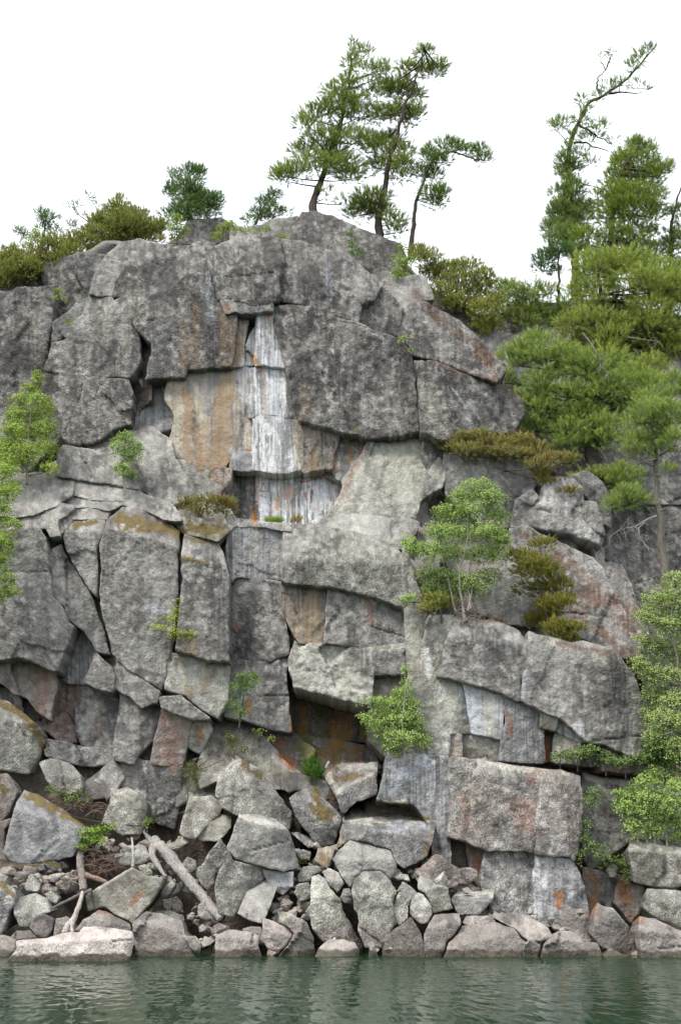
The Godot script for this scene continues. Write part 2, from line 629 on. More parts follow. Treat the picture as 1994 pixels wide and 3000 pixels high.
func along(path: PackedVector3Array, t: float) -> Vector3:
	var f := clampf(t, 0, .9999) * (path.size() - 1)
	return path[int(f)].lerp(path[int(f) + 1], f - int(f))

# A plant from its surveyed stems and foliage pads. o: kind of spray, density, colours, bark, trunk radius.
func plant(called: String, label: String, category: String, r: String, d: float, stems: Array, pads: Array, o: Dictionary, group := "") -> Node3D:
	rng.seed = hash(label)
	var g = REGIONS[r]
	var m: float = d / FOCAL * 1.1 * g[2]
	var first: Array = stems[0]
	var root := place(first[0] * g[2] + g[0], first[1] * g[2] + g[1], d)
	var t := thing(called, label, category, root, group)
	var bark: Color = o.get("bark", Color(.10, .085, .07))
	var rad: float = o.get("rad", .13)
	var paths: Array[PackedVector3Array] = []
	var wood: Material = M.bark
	for si in stems.size():
		var s: Array = stems[si]
		var path := PackedVector3Array()
		var lean := rng.randf_range(-.12, .12)
		for i in range(0, s.size(), 2):
			path.append(place(s[i] * g[2] + g[0], s[i + 1] * g[2] + g[1], d + lean * i) - root)
		if si == 0 and not o.get("bare", false):
			path[0] += Vector3(0, -.35, 0)
		# finer steps so that the stem is not a polyline
		var cv := Curve3D.new()
		for i in path.size():
			var tn := (path[mini(i + 1, path.size() - 1)] - path[maxi(i - 1, 0)]) * .2
			cv.add_point(path[i], -tn, tn)
		var cp := PackedVector3Array()
		var cr := PackedFloat32Array()
		var L := cv.get_baked_length()
		var K := maxi(6, int(L / .22))
		var rs: float = rad * (1.0 if si == 0 else o.get("stem", .62))
		for i in K + 1:
			var f := float(i) / K
			cp.append(cv.sample_baked(L * f) + Vector3(n_fine.get_noise_2d(f * 3.0 + si * 9, d), 0, n_fine.get_noise_2d(f * 3.0, d + 50 + si)) * rad * .7)
			cr.append(rs * (1.0 - f * .86) * (1.0 + .35 * exp(-f * 14.0)))
		paths.append(cp)
		var tb := Tubes.new()
		tb.tube(cp, cr, 9 if rad > .06 else 6, bark, .25, n_fine)
		commit(tb, t, "trunk" if si == 0 else "stem", wood)
	var kind_of: String = o.get("kind", "pine")
	var dens: float = o.get("dens", 70.0)
	var size: float = o.get("size", 1.0)
	var up: float = o.get("up", .7)
	var flat: float = o.get("flat", .85)
	var fat: float = o.get("fat", 1.15 if kind_of == "pine" else 1.05)
	var tall: float = o.get("tall", 1.1)
	var gain: float = 1.55 if kind_of == "pine" or kind_of == "fine" else 1.05
	var cA: Color = o.get("ca", Color(.10, .15, .035))
	var cB: Color = o.get("cb", Color(.05, .09, .025))
	var X: Array[Transform3D] = []
	var T := PackedColorArray()
	var branch_bark: Color = o.get("limb", bark)
	for p in pads:
		var u: float = p[0] * g[2] + g[0]
		var v: float = p[1] * g[2] + g[1]
		var rx: float = p[2] * m
		var ry: float = p[3] * m
		var deep: float = minf(rx, .9) * rng.randf_range(-1.0, 1.0) * o.get("spread", 1.0)
		var c := place(u, v, d + deep) - root
		# nearest stem, joined a little below
		var best := 1e9
		var pa := paths[0]
		var at := 0.0
		for q in paths:
			for i in 25:
				var w := along(q, i / 24.0)
				var dd := (w - c).length() + absf(w.y + ry * .8 - c.y) * .6 + (.6 * maxf(0, w.y - c.y))
				if dd < best:
					best = dd
					pa = q
					at = i / 24.0
		var from := along(pa, at)
		var hub := c - Vector3(0, ry * .45, 0)
		var tb := Tubes.new()
		var rl: float = clampf(rad * .16 + (hub - from).length() * .010, .008, .055) * o.get("limbs", 1.0)
		var bend := (from + hub) * .5 + Vector3(rng.randf_range(-.1, .1), -(hub - from).length() * .06, rng.randf_range(-.1, .1))
		var lp := PackedVector3Array()
		var lr := PackedFloat32Array()
		for i in 7:
			var f := i / 6.0
			lp.append(from.lerp(bend, f).lerp(bend.lerp(hub, f), f))
			lr.append(rl * (1.0 - .7 * f))
		tb.tube(lp, lr, 5, branch_bark)
		var cnt := int(dens * 3.0 * PI * rx * ry * (1.25 if p.size() < 5 else p[4])) + 3
		var every := maxi(2, int(o.get("twig", 5))) * 4
		for i in cnt:
			var ball := Vector3(rng.randfn(), rng.randfn(), rng.randfn()).normalized()
			if ball.y < 0.0 and rng.randf() < .45:
				ball.y = -ball.y
			ball *= pow(rng.randf(), .42)
			var off := Vector3(ball.x * rx * fat, ball.y * ry * fat * tall, ball.z * rx * flat)
			off *= 1.0 + .35 * n_mid.get_noise_3d(off.x * 1.5 + c.x, off.y * 1.5 + c.y, off.z * 1.5)
			var dir := ball * Vector3(.9, .6, .9) + Vector3(0, up * .8, 0) + Vector3(rng.randf() - .5, rng.randf() - .5, rng.randf() - .5) * .9
			var q := c + off
			if i % every == 0:
				var s0 := along(lp, rng.randf_range(.75, 1.0))
				tb.tube(PackedVector3Array([s0, s0.lerp(q, .5) - Vector3(0, .03, 0), q]), PackedFloat32Array([rl * .28 + .002, .004, .002]), 3, branch_bark)
			X.append(Transform3D(aim(dir, rng.randf() * TAU, size * rng.randf_range(.7, 1.2)), q))
			var cc := cB.lerp(cA, rng.randf_range(.3, 1.0)) * gain
			if rng.randf() < o.get("dead", 0.0):
				cc = Color(.22, .12, .05)
			cc.a = 1
			T.append(cc)
		commit(tb, t, "branch", wood)
	scatter(t, o.get("called", "needle_foliage"), SPRAY[o.get("kind", "pine")], X, T)
	return t

func bare_branch(t: Node3D, r: String, d: float, pts: Array, w: float, col: Color, twigs: int) -> void:
	var g = REGIONS[r]
	var tb := Tubes.new()
	var path := PackedVector3Array()
	var rad := PackedFloat32Array()
	var n := pts.size() / 2
	for i in n:
		path.append(place(pts[i * 2] * g[2] + g[0], pts[i * 2 + 1] * g[2] + g[1], d - .12 * i) - t.position)
		rad.append(w * (1.0 - .75 * i / maxf(1, n - 1)))
	tb.tube(path, rad, 6, col, .3, n_fine)
	for i in twigs:
		var a := along(path, rng.randf_range(.35, 1.0))
		var q := a
		var dir := Vector3(rng.randf() - .6, rng.randf_range(-.7, .35), rng.randf() - .3).normalized()
		var tp := PackedVector3Array([a])
		var tr := PackedFloat32Array([w * .32])
		for k in 4:
			dir = (dir + Vector3(rng.randf() - .5, rng.randf() - .5, rng.randf() - .5) * .7).normalized()
			q += dir * rng.randf_range(.08, .2)
			tp.append(q)
			tr.append(w * .25 * (1.0 - k * .22))
		tb.tube(tp, tr, 4, col)
	commit(tb, t, "dead_branch", M.bark)

func _ready() -> void:
	# camera, sky, sun, exposure
	var cam := Camera3D.new()
	cam.name = "Camera"
	cam.position = Vector3(0, EYE, 0)
	cam.rotation.x = TILT
	cam.fov = rad_to_deg(2.0 * atan(1500.0 / FOCAL))
	cam.near = .1
	cam.far = 900.0
	add_child(cam)
	cam.current = true
	var env := Environment.new()
	env.background_mode = Environment.BG_SKY
	var sm := ProceduralSkyMaterial.new()
	sm.sky_top_color = Color(.93, .955, .98)
	sm.sky_horizon_color = Color(.96, .97, .975)
	sm.sky_curve = .12
	sm.ground_horizon_color = Color(.70, .74, .74)
	sm.ground_bottom_color = Color(.12, .15, .13)
	sm.sun_angle_max = 1.0
	var sky := Sky.new()
	sky.sky_material = sm
	env.sky = sky
	env.tonemap_mode = Environment.TONE_MAPPER_LINEAR
	env.tonemap_exposure = 1.92
	env.sdfgi_enabled = true
	env.ssao_enabled = true
	env.ssil_enabled = true
	var we := WorldEnvironment.new()
	we.name = "Environment"
	we.environment = env
	add_child(we)
	var sun := DirectionalLight3D.new()
	sun.name = "Sun"
	sun.light_color = Color(1, .975, .94)
	sun.light_energy = .7
	sun.light_angular_distance = 14.0
	sun.shadow_enabled = true
	add_child(sun)
	sun.look_at_from_position(Vector3.ZERO, Vector3(.42, -.85, -.40), Vector3.UP)

	back.resize(BX * BY)
	back.fill(0.0)
	setup_materials()
	stains()
	build_water()
	build_cliff()
	build_bedrock()
	build_boulders()
	build_driftwood()
	build_plants()

func build_water() -> void:
	var n1 := FastNoiseLite.new()
	make_noise(n1, 1.0, 3, 5)
	var V := PackedVector3Array()
	var N := PackedVector3Array()
	var C := PackedColorArray()
	var I := PackedInt32Array()
	# rippled lake in front of the shore, its cells growing outwards
	var xs := PackedFloat32Array()
	var zs := PackedFloat32Array()
	for i in 601:
		var k := (i - 300) / 300.0
		xs.append(11.5 * k + 90.0 * signf(k) * pow(absf(k), 9.0))
	for i in 341:
		var k := i / 340.0
		zs.append(-40.0 + 24.0 * k + 80.0 * pow(k, 10.0))
	for j in zs.size():
		for i in xs.size():
			var x := xs[i]
			var z := zs[j]
			var calm := clampf((absf(x) - 9.0) * .02, 0, .8)
			var h := .009 * n1.get_noise_2d(x * .55 + z * .12, z * 1.05) + .011 * n1.get_noise_2d(x * 1.7 - z * .4 + 40, z * 2.6) + .010 * n1.get_noise_2d(x * 4.5, z * 7.5 + 90)
			V.append(Vector3(x, h * (1.0 - calm), z))
			N.append(Vector3.ZERO)
	var nx := xs.size()
	for j in zs.size() - 1:
		for i in nx - 1:
			var k := j * nx + i
			I.append_array([k, k + 1, k + nx + 1, k, k + nx + 1, k + nx])
	for q in range(0, I.size(), 3):
		var a := V[I[q]]
		var nn := (V[I[q + 2]] - a).cross(V[I[q + 1]] - a)
		for k in 3:
			N[I[q + k]] += nn
	for q in N.size():
		N[q] = N[q].normalized()
	var m := StandardMaterial3D.new()
	m.albedo_color = Color(.010, .031, .014).linear_to_srgb()
	m.roughness = .07
	m.metallic_specular = .13
	var w := surface(self, "lake_water", V, N, C, I, m)
	w.set_meta("kind", "structure")

# The bedrock that closes the joints between the blocks, and the ground on top of the cliff.
func build_bedrock() -> void:
	var had := back.duplicate()
	for step in 60:
		var nb := back.duplicate()
		var left := 0
		for j in BY:
			for i in BX:
				var k := j * BX + i
				if back[k] == 0.0:
					var mx := 0.0
					for q in [k - 1 if i > 0 else k, k + 1 if i < BX - 1 else k, k - BX if j > 0 else k, k + BX if j < BY - 1 else k]:
						mx = maxf(mx, back[q])
					nb[k] = mx
					left += int(mx == 0.0)
		back = nb
		if left == 0:
			break
	for step in 2:
		var nb := back.duplicate()
		for j in range(1, BY - 1):
			for i in range(1, BX - 1):
				var k := j * BX + i
				nb[k] = maxf(maxf(maxf(back[k], back[k - 1]), maxf(back[k + 1], back[k - BX])), back[k + BX])
		back = nb
	var sky := px("Z", [-200, 625, 0, 615, 100, 600, 200, 575, 240, 550, 380, 560, 440, 528, 510, 525, 560, 530, 640, 528, 690, 520, 705, 512, 760, 520, 800, 540, 870, 575, 940, 605, 985, 665, 1060, 705, 1140, 735, 1250, 740, 1400, 740, 1568, 770, 1800, 780])
	var V := PackedVector3Array()
	var N := PackedVector3Array()
	var C := PackedColorArray()
	var I := PackedInt32Array()
	var rows := 150
	for j in rows + 4:
		for i in BX:
			var u := i * BPX - 140.0 + BPX * .5
			var top := 500.0
			for k in sky.size() - 1:
				if u >= sky[k].x and u <= sky[k + 1].x:
					top = lerpf(sky[k].y, sky[k + 1].y, (u - sky[k].x) / (sky[k + 1].x - sky[k].x))
			var f := clampf(float(j - 3) / rows, 0, 1)
			var v := lerpf(top, 2860.0, f)
			var bj := clampi(int((v - 420.0) / BPX), 0, BY - 1)
			var d := back[bj * BX + i] + .35
			if v > 2150.0 and had[bj * BX + i] == 0.0:
				d = minf(maxf(d, talus(v) + .5), 39.0)
			var p := place(u, v, d)
			p.z -= .12 * n_fbm.get_noise_2d(p.x * 2.0, p.y * 2.0) + .12
			if j < 3:
				p.y += [.1, .35, .15][j]
				p.z -= [40.0, 9.0, .8][j]
			V.append(p)
			N.append(Vector3.ZERO)
			var w := n_mid.get_noise_2d(p.x, p.y)
			var c := Color(.27, .26, .25) * (1.0 + .4 * w)
			if v > 2200:
				c = Color(.21, .175, .145) * (1.0 + .5 * w)
			c.a = 1
			C.append(c)
	for j in rows + 3:
		for i in BX - 1:
			var k := j * BX + i
			I.append_array([k, k + 1, k + BX + 1, k, k + BX + 1, k + BX])
	for q in range(0, I.size(), 3):
		var a := V[I[q]]
		var nn := (V[I[q + 2]] - a).cross(V[I[q + 1]] - a)
		for k in 3:
			N[I[q + k]] += nn
	for q in N.size():
		N[q] = N[q].normalized()
	surface(cliff, "bedrock", V, N, C, I, M.mixed)
var cliff: Node3D

func b(r: String, pts: Array, d: float, pal: String, o := {}) -> void:
	rock(cliff, "rock_block", r, pts, d, pal, o)

func stains() -> void:
	# mineral wash, iron, tar-black run-off, moss carpets and crusts of pale lichen, each where it grows
	stain("A", "grey", .5, .8, [740, 560, 740, 900, 60, 70, 950, 520, 960, 880, 40, 40])
	stain("A", "tan", .75, .7, [850, 700, 850, 900, 25, 40, 905, 620, 890, 890, 20, 40])
	stain("A", "bluewhite", .5, .6, [955, 480, 970, 700, 18, 24, 1490, 380, 1515, 560, 14, 30, 1215, 780, 1220, 880, 40, 60])
	stain("A", "tan", .9, .5, [1085, 680, 1075, 890, 14, 30, 1030, 640, 1025, 890, 20, 30])
	stain("A", "pale", .45, .9, [600, 590, 560, 920, 40, 40, 500, 620, 470, 760, 40, 40, 660, 600, 640, 700, 30, 30, 50, 680, 40, 760, 20, 20, 150, 700, 170, 860, 24, 24])
	stain("A", "lichen", .5, .4, [300, 800, 230, 850, 18, 14, 420, 800, 380, 990, 10, 10, 1150, 310, 1040, 330, 30, 26, 380, 700, 320, 740, 30, 16])
	stain("A", "black", .75, .5, [970, 700, 975, 900, 26, 34, 1180, 590, 1320, 600, 22, 26, 1280, 640, 1280, 800, 24, 34, 1340, 900, 1370, 1130, 18, 14, 1010, 1030, 960, 1110, 30, 16, 1540, 900, 1568, 1000, 30, 40])
	stain("A", "tan", 1.0, .35, [860, 1050, 860, 1330, 26, 30, 1040, 960, 1010, 1340, 36, 60, 930, 1180, 930, 1350, 40, 40])
	stain("A", "grey", .75, .4, [880, 930, 960, 1110, 60, 30, 1000, 920, 960, 1080, 40, 20])
	stain("A", "pale", .6, .3, [820, 1090, 790, 1300, 30, 36])
	stain("A", "cream", .45, .8, [900, 1000, 960, 1330, 26, 30, 830, 1140, 815, 1290, 16, 18])
	stain("A", "rust", .7, .6, [845, 990, 840, 1040, 7, 9, 1045, 600, 1050, 640, 6, 6, 1165, 830, 1168, 880, 6, 8, 1235, 640, 1238, 690, 6, 4, 920, 1310, 925, 1330, 8, 10])
	stain("K", "orange", 1.0, .0, [455, 735, 455, 770, 14, 10, 490, 790, 505, 870, 12, 5, 400, 600, 415, 680, 10, 12, 520, 215, 515, 300, 8, 5, 160, 140, 165, 180, 9, 4, 345, 1470, 350, 1475, 14, 12, 375, 2030, 400, 2120, 22, 26, 545, 1165, 550, 1168, 12, 8])
	stain("K", "bluewhite", .75, .7, [290, 720, 300, 1000, 80, 60, 560, 740, 600, 1140, 90, 90])
	stain("K", "white", .95, .8, [600, 730, 670, 1120, 40, 26, 390, 1200, 400, 1640, 26, 30, 480, 1380, 470, 1640, 30, 40, 640, 1190, 560, 1640, 30, 60, 735, 1400, 745, 1620, 10, 14, 550, 760, 560, 1000, 12, 10, 440, 1180, 540, 1290, 40, 50])
	stain("K", "grey", .8, .6, [640, 1250, 650, 1640, 50, 60, 470, 800, 480, 1100, 30, 30, 320, 1560, 320, 1640, 60, 70, 690, 1200, 700, 1620, 18, 20])
	stain("K", "cream", .8, .6, [500, 900, 500, 1120, 36, 34, 790, 1200, 800, 1620, 40, 40, 330, 1180, 330, 1420, 40, 50])
	stain("K", "tan", .8, .5, [930, 1440, 920, 1620, 26, 50, 850, 900, 880, 1150, 30, 40, 90, 900, 40, 1600, 70, 130])
	stain("K", "black", .7, .7, [1170, 980, 1250, 1250, 36, 40, 1260, 1380, 1240, 1560, 80, 60, 1020, 1320, 1010, 1600, 30, 40, 850, 1340, 850, 1600, 16, 12, 750, 1000, 780, 1150, 40, 14])
	stain("K", "ochre", .7, .4, [1290, 1380, 1260, 1560, 30, 40, 1310, 1240, 1300, 1320, 20, 20])
	stain("K", "rust", .6, .4, [1150, 1420, 1130, 1650, 8, 22, 800, 1100, 840, 1300, 10, 10])
	stain("K", "pinkred", .4, .3, [1410, 1380, 1330, 1620, 26, 30, 1330, 1620, 1190, 1900, 26, 40])
	# lower painted wall: white curtains, dark gaps and faint red ochre marks
	stain("K", "white", .9, .7, [470, 1690, 470, 2120, 50, 60, 880, 1720, 870, 1900, 50, 40, 1130, 1750, 1110, 1950, 30, 30, 1040, 1720, 1040, 2000, 30, 40, 970, 1800, 960, 2100, 50, 50])
	stain("K", "bluewhite", .7, .5, [500, 1800, 490, 2150, 40, 40, 960, 1730, 1000, 1900, 50, 40])
	stain("K", "cream", .7, .7, [640, 1720, 600, 2000, 40, 50, 740, 1800, 690, 2000, 40, 50])
	stain("K", "black", .75, .5, [920, 1850, 900, 2000, 20, 14, 1080, 1780, 1090, 1930, 12, 14, 810, 1740, 800, 1990, 8, 8, 390, 1720, 385, 2050, 16, 18])
	stain("K", "pinkred", .7, .2, [410, 1700, 420, 1960, 14, 14, 730, 1830, 700, 1900, 40, 30, 610, 1930, 600, 2000, 30, 26, 1180, 1800, 1130, 1870, 16, 12])
	stain("K", "red", .8, .0, [830, 1765, 1010, 1720, 11, 9, 885, 1800, 890, 1810, 14, 12, 860, 1870, 870, 1920, 24, 14, 460, 1745, 500, 1740, 6, 6, 470, 1775, 440, 1850, 6, 6, 440, 1850, 500, 1850, 6, 6, 480, 1770, 500, 1830, 6, 5, 1125, 1760, 1120, 1850, 6, 6, 1120, 1850, 1140, 1850, 6, 6, 1120, 1900, 1118, 1940, 7, 6, 985, 1810, 980, 1960, 5, 5, 450, 1890, 490, 1900, 6, 5])
	stain("K", "black", .85, .9, [250, 1700, 270, 2050, 90, 90])
	stain("K", "pale", .6, .9, [180, 1700, 190, 1900, 40, 40, 330, 1760, 330, 1950, 24, 24])
	stain("K", "pinkred", .55, .4, [60, 1660, 60, 1760, 60, 60])
	# middle face
	stain("C", "moss", .95, .0, [560, 275, 830, 325, 46, 34, 860, 300, 1020, 320, 26, 40, 850, 450, 980, 475, 14, 8, 850, 350, 960, 380, 14, 8, 340, 300, 440, 280, 26, 14])
	stain("C", "black", .7, .4, [1000, 560, 1010, 860, 60, 70, 980, 470, 1010, 520, 30, 30, 1150, 640, 1140, 880, 40, 60, 1450, 470, 1390, 520, 60, 60])
	stain("C", "ochre", .6, .5, [860, 800, 880, 880, 40, 50, 970, 960, 900, 1060, 30, 40, 860, 940, 870, 1060, 20, 30])
	stain("C", "pale", .55, .4, [930, 940, 860, 1010, 60, 60, 1260, 420, 1270, 540, 30, 26, 1180, 340, 1170, 420, 20, 24])
	stain("C", "bluewhite", .5, .5, [880, 920, 910, 1100, 30, 20, 680, 670, 780, 690, 26, 16])
	stain("C", "orange", .75, .3, [1145, 1095, 1140, 1150, 8, 12, 1338, 1040, 1336, 1240, 5, 5, 930, 1230, 915, 1270, 16, 12, 1355, 800, 1360, 790, 14, 12, 1080, 740, 1090, 780, 8, 8])
	stain("C", "brown", .6, .4, [460, 1180, 430, 1290, 30, 30, 370, 1060, 300, 1160, 50, 50])
	stain("C", "pinkred", .35, .2, [200, 1000, 200, 1150, 60, 40, 800, 1200, 780, 1370, 60, 60])
	stain("C", "tan", .7, .7, [1440, 600, 1430, 800, 60, 60])
	stain("C", "black", .4, .8, [1360, 600, 1370, 760, 20, 20, 1480, 580, 1470, 790, 14, 14])
	# the low cave, its iron and algae
	stain("C", "rust", .7, .7, [1390, 1080, 1390, 1250, 16, 20, 1550, 1180, 1540, 1270, 40, 40, 1250, 1270, 1290, 1310, 24, 20, 1300, 1380, 1340, 1410, 24, 20])
	stain("L", "ochre", .65, .4, [470, 90, 470, 180, 50, 50, 600, 120, 590, 210, 50, 40])
	stain("Z", "ochre", .8, .6, [700, 1620, 700, 1690, 12, 16, 800, 1640, 790, 1700, 24, 30, 835, 1650, 840, 1700, 10, 12, 780, 1720, 760, 1750, 40, 40])
	stain("Z", "mossgreen", .5, .5, [740, 1630, 740, 1690, 20, 20, 720, 1720, 720, 1760, 16, 20])
	stain("L", "rust", .8, .5, [680, 90, 660, 210, 20, 26, 160, 250, 60, 180, 30, 30])
	stain("L", "mossgreen", .6, .4, [250, 60, 250, 180, 120, 80])
	# right-hand blocks
	stain("D", "white", .8, .4, [400, 870, 410, 970, 16, 20, 480, 1060, 470, 1090, 26, 16, 1100, 1220, 1110, 1260, 26, 18, 490, 1260, 490, 1340, 16, 14])
	stain("D", "pale", .5, .3, [340, 700, 340, 950, 40, 40, 520, 1050, 530, 1200, 40, 40, 1170, 900, 1240, 960, 40, 30])
	stain("D", "bluewhite", .6, .4, [850, 970, 840, 1080, 14, 14, 580, 1050, 640, 1230, 40, 60, 380, 1380, 290, 1450, 40, 40])
	stain("D", "cream", .5, .8, [690, 1100, 680, 1250, 40, 40])
	stain("D", "black", .65, .5, [1280, 950, 1300, 1280, 50, 90, 640, 800, 780, 880, 60, 60, 60, 800, 120, 950, 40, 60, 1250, 950, 1280, 1250, 60, 50])
	stain("D", "rust", .6, .5, [770, 1160, 780, 1260, 14, 16, 950, 1250, 955, 1360, 16, 18, 130, 640, 150, 760, 16, 14])
	stain("D", "duff", .62, .75, [1000, 440, 1250, 640, 30, 40, 1130, 620, 1350, 700, 50, 40, 1080, 690, 1340, 900, 30, 30, 800, 240, 795, 300, 8, 8, 1000, 60, 1060, 80, 16, 12, 820, 340, 900, 330, 14, 10, 1250, 700, 1360, 800, 40, 40])
	stain("B", "duff", .62, .75, [350, 570, 480, 700, 26, 20, 480, 700, 700, 860, 22, 30, 420, 880, 700, 960, 14, 14, 640, 830, 720, 960, 30, 20, 1000, 660, 1100, 700, 60, 40, 780, 1010, 820, 1060, 30, 20])
	stain("B", "bluewhite", .5, .5, [210, 780, 205, 860, 16, 10, 590, 1080, 600, 1200, 14, 16])
	stain("B", "pale", .55, .2, [400, 1000, 460, 1190, 60, 60, 300, 1280, 260, 1440, 90, 90, 260, 1220, 250, 1260, 14, 14])
	stain("B", "black", .5, .4, [700, 1040, 760, 1150, 60, 50, 100, 1150, 0, 1180, 24, 24, 560, 1000, 480, 960, 30, 20])
	stain("B", "lichen", .6, .3, [90, 715, 200, 770, 7, 7, 520, 1000, 580, 1090, 8, 8])
	# lower right wall
	stain("F", "pinkred", .4, .0, [880, 180, 890, 220, 30, 26, 840, 320, 860, 420, 60, 70, 570, 300, 580, 400, 30, 26])
	stain("F", "white", .85, .6, [930, 250, 910, 390, 14, 10, 910, 580, 910, 830, 22, 26, 960, 560, 940, 700, 26, 20, 430, 130, 420, 300, 14, 20])
	stain("F", "bluewhite", .6, .6, [260, 160, 250, 260, 40, 40, 400, 120, 400, 200, 26, 26, 480, 180, 460, 380, 20, 26, 380, 420, 240, 430, 24, 24])
	stain("F", "lichen", .75, .0, [640, 130, 800, 155, 20, 16, 800, 155, 1050, 185, 16, 12, 1140, 200, 1320, 230, 16, 22, 1320, 230, 1600, 260, 26, 26, 1200, 240, 1250, 300, 30, 20])  # pale crust on the wall tops, their lit rim put into the colour too
	stain("F", "orange", .55, .2, [1150, 660, 1180, 680, 30, 26, 1170, 730, 1160, 820, 22, 16, 1310, 700, 1330, 790, 40, 34, 1010, 740, 1000, 800, 20, 22, 1330, 830, 1380, 850, 14, 14])
	stain("F", "black", .6, .6, [1090, 700, 1080, 780, 26, 30, 1085, 230, 1100, 500, 14, 20, 730, 400, 740, 460, 60, 40, 850, 700, 840, 800, 40, 30, 1060, 360, 1070, 500, 30, 30])
	stain("F", "rust", .5, .4, [640, 560, 630, 640, 20, 16, 1000, 730, 1010, 800, 26, 24])
	stain("D", "duff", .7, .5, [540, 700, 760, 745, 26, 20, 380, 690, 480, 690, 16, 16, 1000, 840, 1240, 880, 14, 12])
	stain("Z", "duff", .5, .5, [1240, 1770, 1500, 1785, 14, 12])
	# boulders: moss tops and crusts
	stain("M", "moss", .95, .0, [200, 70, 400, 170, 46, 40, 400, 170, 540, 260, 40, 14, 180, 530, 270, 525, 20, 14, 300, 500, 390, 530, 18, 18])
	stain("E", "moss", .9, .0, [-40, -150, 60, -120, 20, 20, 60, -120, 140, -60, 24, 26, 140, -60, 200, 60, 26, 18, 10, 690, 60, 740, 26, 14, 0, 250, 40, 260, 26, 18, 1120, 140, 1200, 200, 22, 16, 1450, 260, 1480, 390, 26, 18])
	stain("L", "moss", .85, .0, [860, 520, 960, 560, 34, 40, 1000, 620, 1200, 660, 30, 16, 960, 500, 1060, 560, 22, 26, 480, 340, 680, 320, 36, 30, 620, 600, 660, 600, 20, 16, 330, 560, 440, 640, 64, 64])
	stain("L", "lichen", .6, .0, [700, 690, 800, 710, 26, 14, 660, 600, 640, 660, 26, 20, 1040, 690, 1200, 670, 16, 10, 480, 440, 760, 300, 20, 14, 430, 300, 480, 450, 16, 16, 300, 1110, 340, 1250, 30, 26, 700, 1090, 900, 1300, 50, 40, 960, 1330, 960, 1260, 30, 26])
	stain("L", "lichen", .7, .0, [640, 590, 1000, 520, 60, 30, 600, 650, 900, 690, 40, 26, 1180, 670, 1240, 668, 10, 8, 520, 250, 760, 240, 40, 26, 420, 330, 500, 440, 30, 20])
	stain("L", "bluewhite", .5, .5, [760, 740, 1180, 720, 34, 30])
	stain("F", "lichen", .8, .0, [540, 720, 700, 735, 26, 22])  # the lit top of the dark-fronted block, painted as a pale patch
	stain("E", "lichen", .7, .0, [1100, 375, 1320, 430, 16, 20, 1000, 210, 1090, 125, 26, 20, 530, 265, 640, 270, 20, 16, 870, 290, 980, 285, 20, 14])
	stain("L", "ochre", .6, .2, [530, 740, 510, 860, 16, 22, 720, 400, 760, 340, 16, 16, 1220, 720, 1150, 960, 12, 20, 380, 920, 400, 990, 20, 16])
	stain("M", "rust", .45, .0, [870, 780, 930, 700, 36, 20, 640, 830, 720, 830, 20, 16])
	stain("M", "lichen", .6, .0, [580, 710, 860, 550, 10, 10])
	stain("M", "white", .9, .0, [530, 1010, 600, 1035, 8, 6, 340, 1040, 470, 1035, 6, 5, 545, 990, 560, 1010, 8, 8, 600, 990, 680, 990, 5, 5, 150, 1045, 165, 1047, 6, 5])

